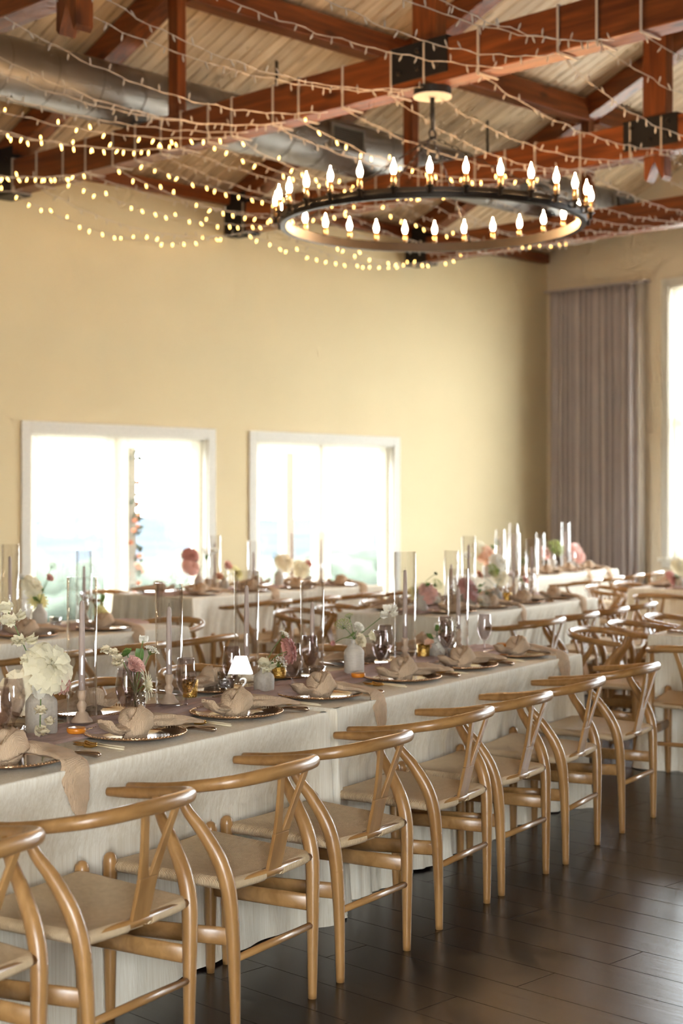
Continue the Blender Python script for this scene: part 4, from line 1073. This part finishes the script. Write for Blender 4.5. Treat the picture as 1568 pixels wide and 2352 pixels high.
# table number sign
sp = spot(TB, 553, .40, TOP + .02) if TB.at_px(553, .40) > 0 else TA.p(TA.at_px(553, .36), .36, TOP + .02)
def sign(p):
    s = empty('table_number_sign', p, math.atan2(-p.x, p.y) + .10 + 0.0); s.rotation_euler = (-.037, 0, math.atan2(-p.x, p.y) + .04)
    tag(s, 'clear hexagonal acrylic table number sign standing on the runner', 'sign')
    poly = [(-.020, .0), (.020, .0), (.054, .075), (.022, .165), (-.022, .165), (-.054, .085)]
    vs = [(x, -.0015, z) for x, z in poly] + [(x, .0015, z) for x, z in poly]; n = 6
    MB().add(vs, [tuple(range(n)), tuple(range(n, 2 * n))[::-1]] + [(i, n + i, n + (i + 1) % n, (i + 1) % n) for i in range(n)]).build('panel', M['acrylic'], s, False)
    dg = bpy.context.evaluated_depsgraph_get()
    for txt, size, z in (('Table', .026, .115), ('2', .072, .035)):
        cu = bpy.data.curves.new('lettering', 'FONT'); cu.body = txt; cu.size = size; cu.align_x = 'CENTER'; cu.extrude = .0003; cu.shear = .25
        to = bpy.data.objects.new('tmp', cu); COL.objects.link(to); bpy.context.view_layer.update()
        me = bpy.data.meshes.new_from_object(to.evaluated_get(bpy.context.evaluated_depsgraph_get())); bpy.data.objects.remove(to); me.materials.clear(); me.materials.append(M['letter'])
        o = obj('lettering', me, s); o.location = (0, -.0022, z); o.rotation_euler = (PI / 2, 0, 0)
sign(sp)
# votives and citrus slices
votive(spot(TA, 32, .34), False, 'cut glass votive at the left edge of front left table')
votive(TA.p(TA.at_px(436, .60), .60, RZT), True, 'gold mercury votive beside the second cylinder')
votive(spot(TB, 519, .60), False, 'cut glass votive left of the table number sign')
votive(spot(TB, 641, .64), True, 'gold mercury votive behind the small grey vase')
votive(spot(TB, 728, .40), False, 'clear votive behind a goblet in front of second cylinder of right table')
votive(spot(TB, 972, .50), True, 'gold mercury votive left of the peach flowers')
votive(spot(TB, 1030, .42), False, 'frosted votive right of the peach flowers')
votive(spot(TB, 880, .62), False, 'cut glass votive behind the tallest cylinder')
citrus(TA.p(TA.at_px(175, .36), .36, RZT + .002), 'amber orange slice in front of the nearest cylinder')
citrus(TB.p(TB.at_px(822, .36), .36, RZT + .002), 'amber orange slice in front of the cream bottle vase')
citrus(TB.p(TB.at_px(1153, .40), .40, RZT + .004), 'bright orange slice near the right end of front right table')
# --- other tables: cylinders by where they stand
for k, (px, top) in enumerate([(1036, 1265), (1076, 1231), (1179, 1224), (1221, 1237)]):
    d = .40 + .1 * (k % 2); q = spot(TC, px, d); cylinder(TC, px, d, height_at(q, top) - TOP - .02, ORD[k] + ' from left on middle table')
for k, (px, top) in enumerate([(1148, 1216), (1179, 1203), (1240, 1224), (1298, 1200)]):
    d = .42 + .08 * (k % 2); q = spot(TF, px, d); cylinder(TF, px, d, height_at(q, top) - TOP - .02, ORD[k] + ' from left on far table beside the curtain')
for k, (px, top, d) in enumerate([(493, 1230, .55), (582, 1243, .5), (737, 1223, .42)]):
    q = spot(TE, px, d); cylinder(TE, px, d, height_at(q, top) - TOP - .02, ORD[k] + ' from left on table under second window')
candlestick(spot(TE, 670, .45), .47, 'bare tall taper candle on table under second window')
for k, (px, top, d) in enumerate([(23, 1250, .42), (193, 1265, .60)]):
    q = spot(TD, px, d); cylinder(TD, px, d, height_at(q, top) - TOP - .02, ORD[k] + ' from left on table by the left window')
def bouquet(tab, px, d, kind, vlabel, stems):
    p = spot(tab, px, d); h = vase(p, kind, vlabel); b0 = p + Vector((0, 0, h)); D = depth(p)
    for (fk, col, fx, fy, sz, lab, lv) in stems: flower(fk, col, b0, pix(fx, fy, D + R.uniform(-.04, .04)), sz, lab, (R.uniform(-.3, .3), -.8, .5), lv)
bouquet(TD, 91, .40, 'bottle', 'grey bottle vase on the table by the left window', [
    ('dahlia', 'yellow', 88, 1378, .05, 'big pale yellow dahlia low in the left window vase', 1), ('ruffle', 'cream', 78, 1345, .05, 'cream bloom high in the left window vase', 1),
    ('ranunculus', 'blush', 113, 1328, .03, 'pink ball bloom standing out right in the left window vase', 0), ('umbel', 'lime', 118, 1303, .032, 'green umbel topping the left window vase', 0),
    ('pea', 'white', 48, 1325, .034, 'white sweet pea at left of the left window vase', 0)])
bouquet(TD, 232, .45, 'small', 'small vase of yellow flowers right of the nearest cylinder', [
    ('dahlia', 'yellow', 232, 1405, .042, 'yellow bloom in the small vase behind the nearest cylinder', 1), ('umbel', 'lime', 236, 1375, .03, 'green seed head in the small vase behind the nearest cylinder', 1)])
bouquet(TE, 457, .38, 'bottle', 'pale bottle vase at left on table under second window', [
    ('ruffle', 'rose', 438, 1275, .05, 'dusky rose bloom at left in pale bottle vase', 0), ('ruffle', 'blush', 440, 1300, .052, 'blush bloom at left in pale bottle vase', 0),
    ('lace', 'white', 470, 1270, .04, 'white lace flower in pale bottle vase', 1), ('pea', 'white', 490, 1265, .045, 'white sweet pea rising right in pale bottle vase', 1)])
bouquet(TE, 515, .42, 'small', 'low vase of pink flowers left on window table', [
    ('ranunculus', 'blush', 522, 1300, .05, 'pink ranunculus in the low vase on window table', 0), ('ranunculus', 'peach', 503, 1325, .045, 'peach ranunculus in the low vase on window table', 0), ('dahlia', 'yellow', 545, 1315, .06, 'yellow dahlia in the low vase on window table', 1)])
bouquet(TE, 640, .45, 'bottle', 'grey bottle vase in the middle of window table', [
    ('ruffle', 'ivory', 655, 1290, .06, 'ivory rose in the grey bottle vase on window table', 2), ('umbel', 'lime', 632, 1282, .055, 'green flower head in the grey bottle vase on window table', 2)])
bouquet(TE, 705, .45, 'small', 'low vase right on window table', [
    ('ruffle', 'cream', 692, 1305, .06, 'cream bloom in the right low vase on window table', 0), ('rose', 'blush', 708, 1295, .05, 'pink rose in the right low vase on window table', 1)])
bouquet(TC, 965, .40, 'bottle', 'cream vase at the left end of middle table', [
    ('dahlia', 'yellow', 958, 1365, .055, 'yellow dahlia at left end of middle table', 1), ('ruffle', 'blush', 985, 1360, .05, 'blush bloom at left end of middle table', 2), ('umbel', 'lime', 1000, 1345, .05, 'green flower head at left end of middle table', 2),
    ('lace', 'white', 998, 1378, .04, 'white lace flower at left end of middle table', 1), ('ranunculus', 'leafd', 1000, 1318, .014, 'dark seed pod above left end of middle table', 0)])
bouquet(TC, 1075, .32, 'crock', 'stoneware vase of mauve roses on middle table', [
    ('ruffle', 'rose', 1080, 1352, .065, 'large mauve rose on the middle table', 1), ('ruffle', 'cream', 1060, 1392, .05, 'cream rose below the mauve rose on middle table', 1), ('mist', 'white', 1105, 1385, .065, 'cloud of small white flowers on middle table', 2),
    ('cosmos', 'white', 1045, 1400, .04, 'white open bloom on the middle table', 0), ('umbel', 'leafd', 1118, 1362, .05, 'dark green sprig leaning right on middle table', 4)])
bouquet(TC, 1140, .40, 'small', 'low vase of white flowers on middle table', [
    ('ruffle', 'white', 1145, 1290, .05, 'white rose high in low vase on middle table', 1), ('ruffle', 'ivory', 1150, 1320, .055, 'ivory rose in low vase on middle table', 1), ('lace', 'lime', 1128, 1312, .06, 'lime lace flower in low vase on middle table', 2), ('rose', 'peach', 1100, 1320, .045, 'peach rose in low vase on middle table', 0)])
bouquet(TC, 1200, .45, 'small', 'right-hand low vase on middle table', [
    ('rose', 'blush', 1205, 1332, .045, 'blush rose at right on middle table', 1), ('umbel', 'lime', 1198, 1290, .04, 'tall lime umbel at right on middle table', 1)])
bouquet(TF, 1118, .40, 'bottle', 'white vase at the left end of the far table', [
    ('ruffle', 'peach', 1118, 1272, .075, 'peach rose at left end of far table', 1), ('ruffle', 'cream', 1104, 1260, .065, 'cream rose at left end of far table', 1), ('pea', 'white', 1070, 1275, .06, 'white spray at left end of far table', 0), ('umbel', 'leafd', 1138, 1248, .05, 'dark eucalyptus sprig at left end of far table', 4)])
bouquet(TF, 1268, .40, 'bottle', 'white vase with green hydrangea on far table', [
    ('lace', 'lime', 1272, 1262, .11, 'round green hydrangea head on far table', 3), ('ruffle', 'blush', 1254, 1268, .05, 'blush bloom beside the green hydrangea', 0)])
bouquet(TF, 1322, .45, 'small', 'small vase of pink roses at right on far table', [
    ('ruffle', 'blush', 1325, 1262, .06, 'upper pink rose at right of far table', 0), ('ruffle', 'blush', 1330, 1276, .055, 'lower pink rose at right of far table', 0)])
bouquet(TH_, 1560, .5, 'small', 'small vase on the farther right edge table', [
    ('ruffle', 'cream', 1563, 1300, .055, 'cream bloom on farther right table', 1), ('ruffle', 'rose', 1545, 1325, .045, 'mauve bloom on farther right table', 1), ('umbel', 'leafd', 1553, 1330, .045, 'green sprig on farther right table', 2)])
citrus(TH_.p(.42, .60, RZT), 'orange slice on the farther right table')
votive(spot(TC, 1165, .30), True, 'gold votive on the middle table')
votive(spot(TD, 128, .35), False, 'cut glass votive on the table by the left window')

# ------------------------------------------------------------------ outdoors
def outdoors():
    m = MB(); vs = []; fs = []; nx, ny = 120, 60
    for j in range(ny + 1):
        y = 13.2 + (j / ny) ** 2 * 260
        for i in range(nx + 1):
            x = -140 + 420 * i / nx; q = (y - 13.2)
            z = -.25 - .16 * q if q < 60 else -.25 - 9.6 - .02 * (q - 60)
            if q > 110: z += (q - 110) * .085 * (1 + .25 * noise.noise((x * .012, y * .01, 1))) 
            if q > 190: z += 1.6 * noise.noise((x * .03, y * .02, 2)) * (q - 190) / 70
            vs.append((x, y, z))
    for j in range(ny):
        for i in range(nx): a = j * (nx + 1) + i; fs.append((a, a + 1, a + nx + 2, a + nx + 1))
    o = m.add(vs, fs).build('hillside', M['hill']); o['kind'] = 'structure'
    o = MB().box((-40, 12.97, -.4), (60, 15.2, -.05)).build('far_bounce_ground', M['bounce_ground'], None, False); o['kind'] = 'structure'  # ground outside the far doors, made pale to reflect skylight indoors
    o = MB().box((17.27, -40, -.4), (60, 12.9, -.05)).build('right_bounce_ground', M['bounce_ground'], None, False); o['kind'] = 'structure'  # unseen pale ground added beyond the right wall to throw light up inside
    for k, (px, dd, py, w) in enumerate([(120, 34, 1300, 3.2), (190, 30, 1312, 2.6), (400, 36, 1292, 3.0), (345, 31, 1308, 2.4), (640, 40, 1290, 3.2), (690, 34, 1305, 2.4), (800, 42, 1268, 2.2), (845, 46, 1282, 3.4)]):
        c = pix(px, py, dd); rr = random.Random(k); mm = MB()
        for i in range(9):
            mm.ball((rr.uniform(-w, w) * .8, rr.uniform(-1, 1), -rr.uniform(.3, 2.2)), (rr.uniform(.6, 1.2), rr.uniform(.6, 1.2), rr.uniform(.5, .9)), 10, 7)
        mm.ball((0, 0, -1.8), (w * .7, 1.2, 1.6), 12, 8)
        mm.ball((0, 0, -5), (.3, .3, 3.4), 6, 4)
        b = mm.build('shrub', M['bush']); b.location = c
        tx = b.data
        for v in tx.vertices: v.co += noise.noise_vector(v.co * 2.2) * .25
        tag(b, 'hazy green shrub outside, ' + ORD[k] + ' from the left beyond the glass doors', 'shrub', 'shrubs outside the windows')
    for k, (x, y, fl_) in enumerate([(10.55, 13.75, 46), (13.35, 14.1, 10)]):
        t = empty('vine_post', (x, y, -.05)); tag(t, ('porch post wrapped in coral flowering vine outside the left window', 'pale porch post outside the second window')[k], 'post')
        MB().box((-.07, -.07, 0), (.07, .07, 3.2)).build('post', M['postwhite'], t, False)
        if k == 0:
            rr = random.Random(4); lm = MB(); fm = MB()
            for i in range(150):
                z = rr.uniform(.2, 3.0); a = rr.uniform(0, 6.28); r = rr.uniform(.08, .17); p_ = (r * math.cos(a), r * math.sin(a), z)
                petal(lm, T(*p_) @ RZ(a) @ Matrix.Rotation(rr.uniform(-2, 0), 4, 'X'), .03, .08, -.1, .2, 0, 2, 3)
            lv = lm.build('vine_leaves', M['bush'], t); lv['kind'] = 'stuff'
            for i in range(fl_):
                z = rr.choice((rr.uniform(.3, 1.3), rr.uniform(.3, 2.4))); a = rr.uniform(0, 6.28); r = rr.uniform(.1, .2)
                b = MB().ball((0, 0, 0), (.032, .032, .028), 7, 5).build('blossom', M['coral'], t); b.location = (r * math.cos(a), r * math.sin(a), z)
outdoors()
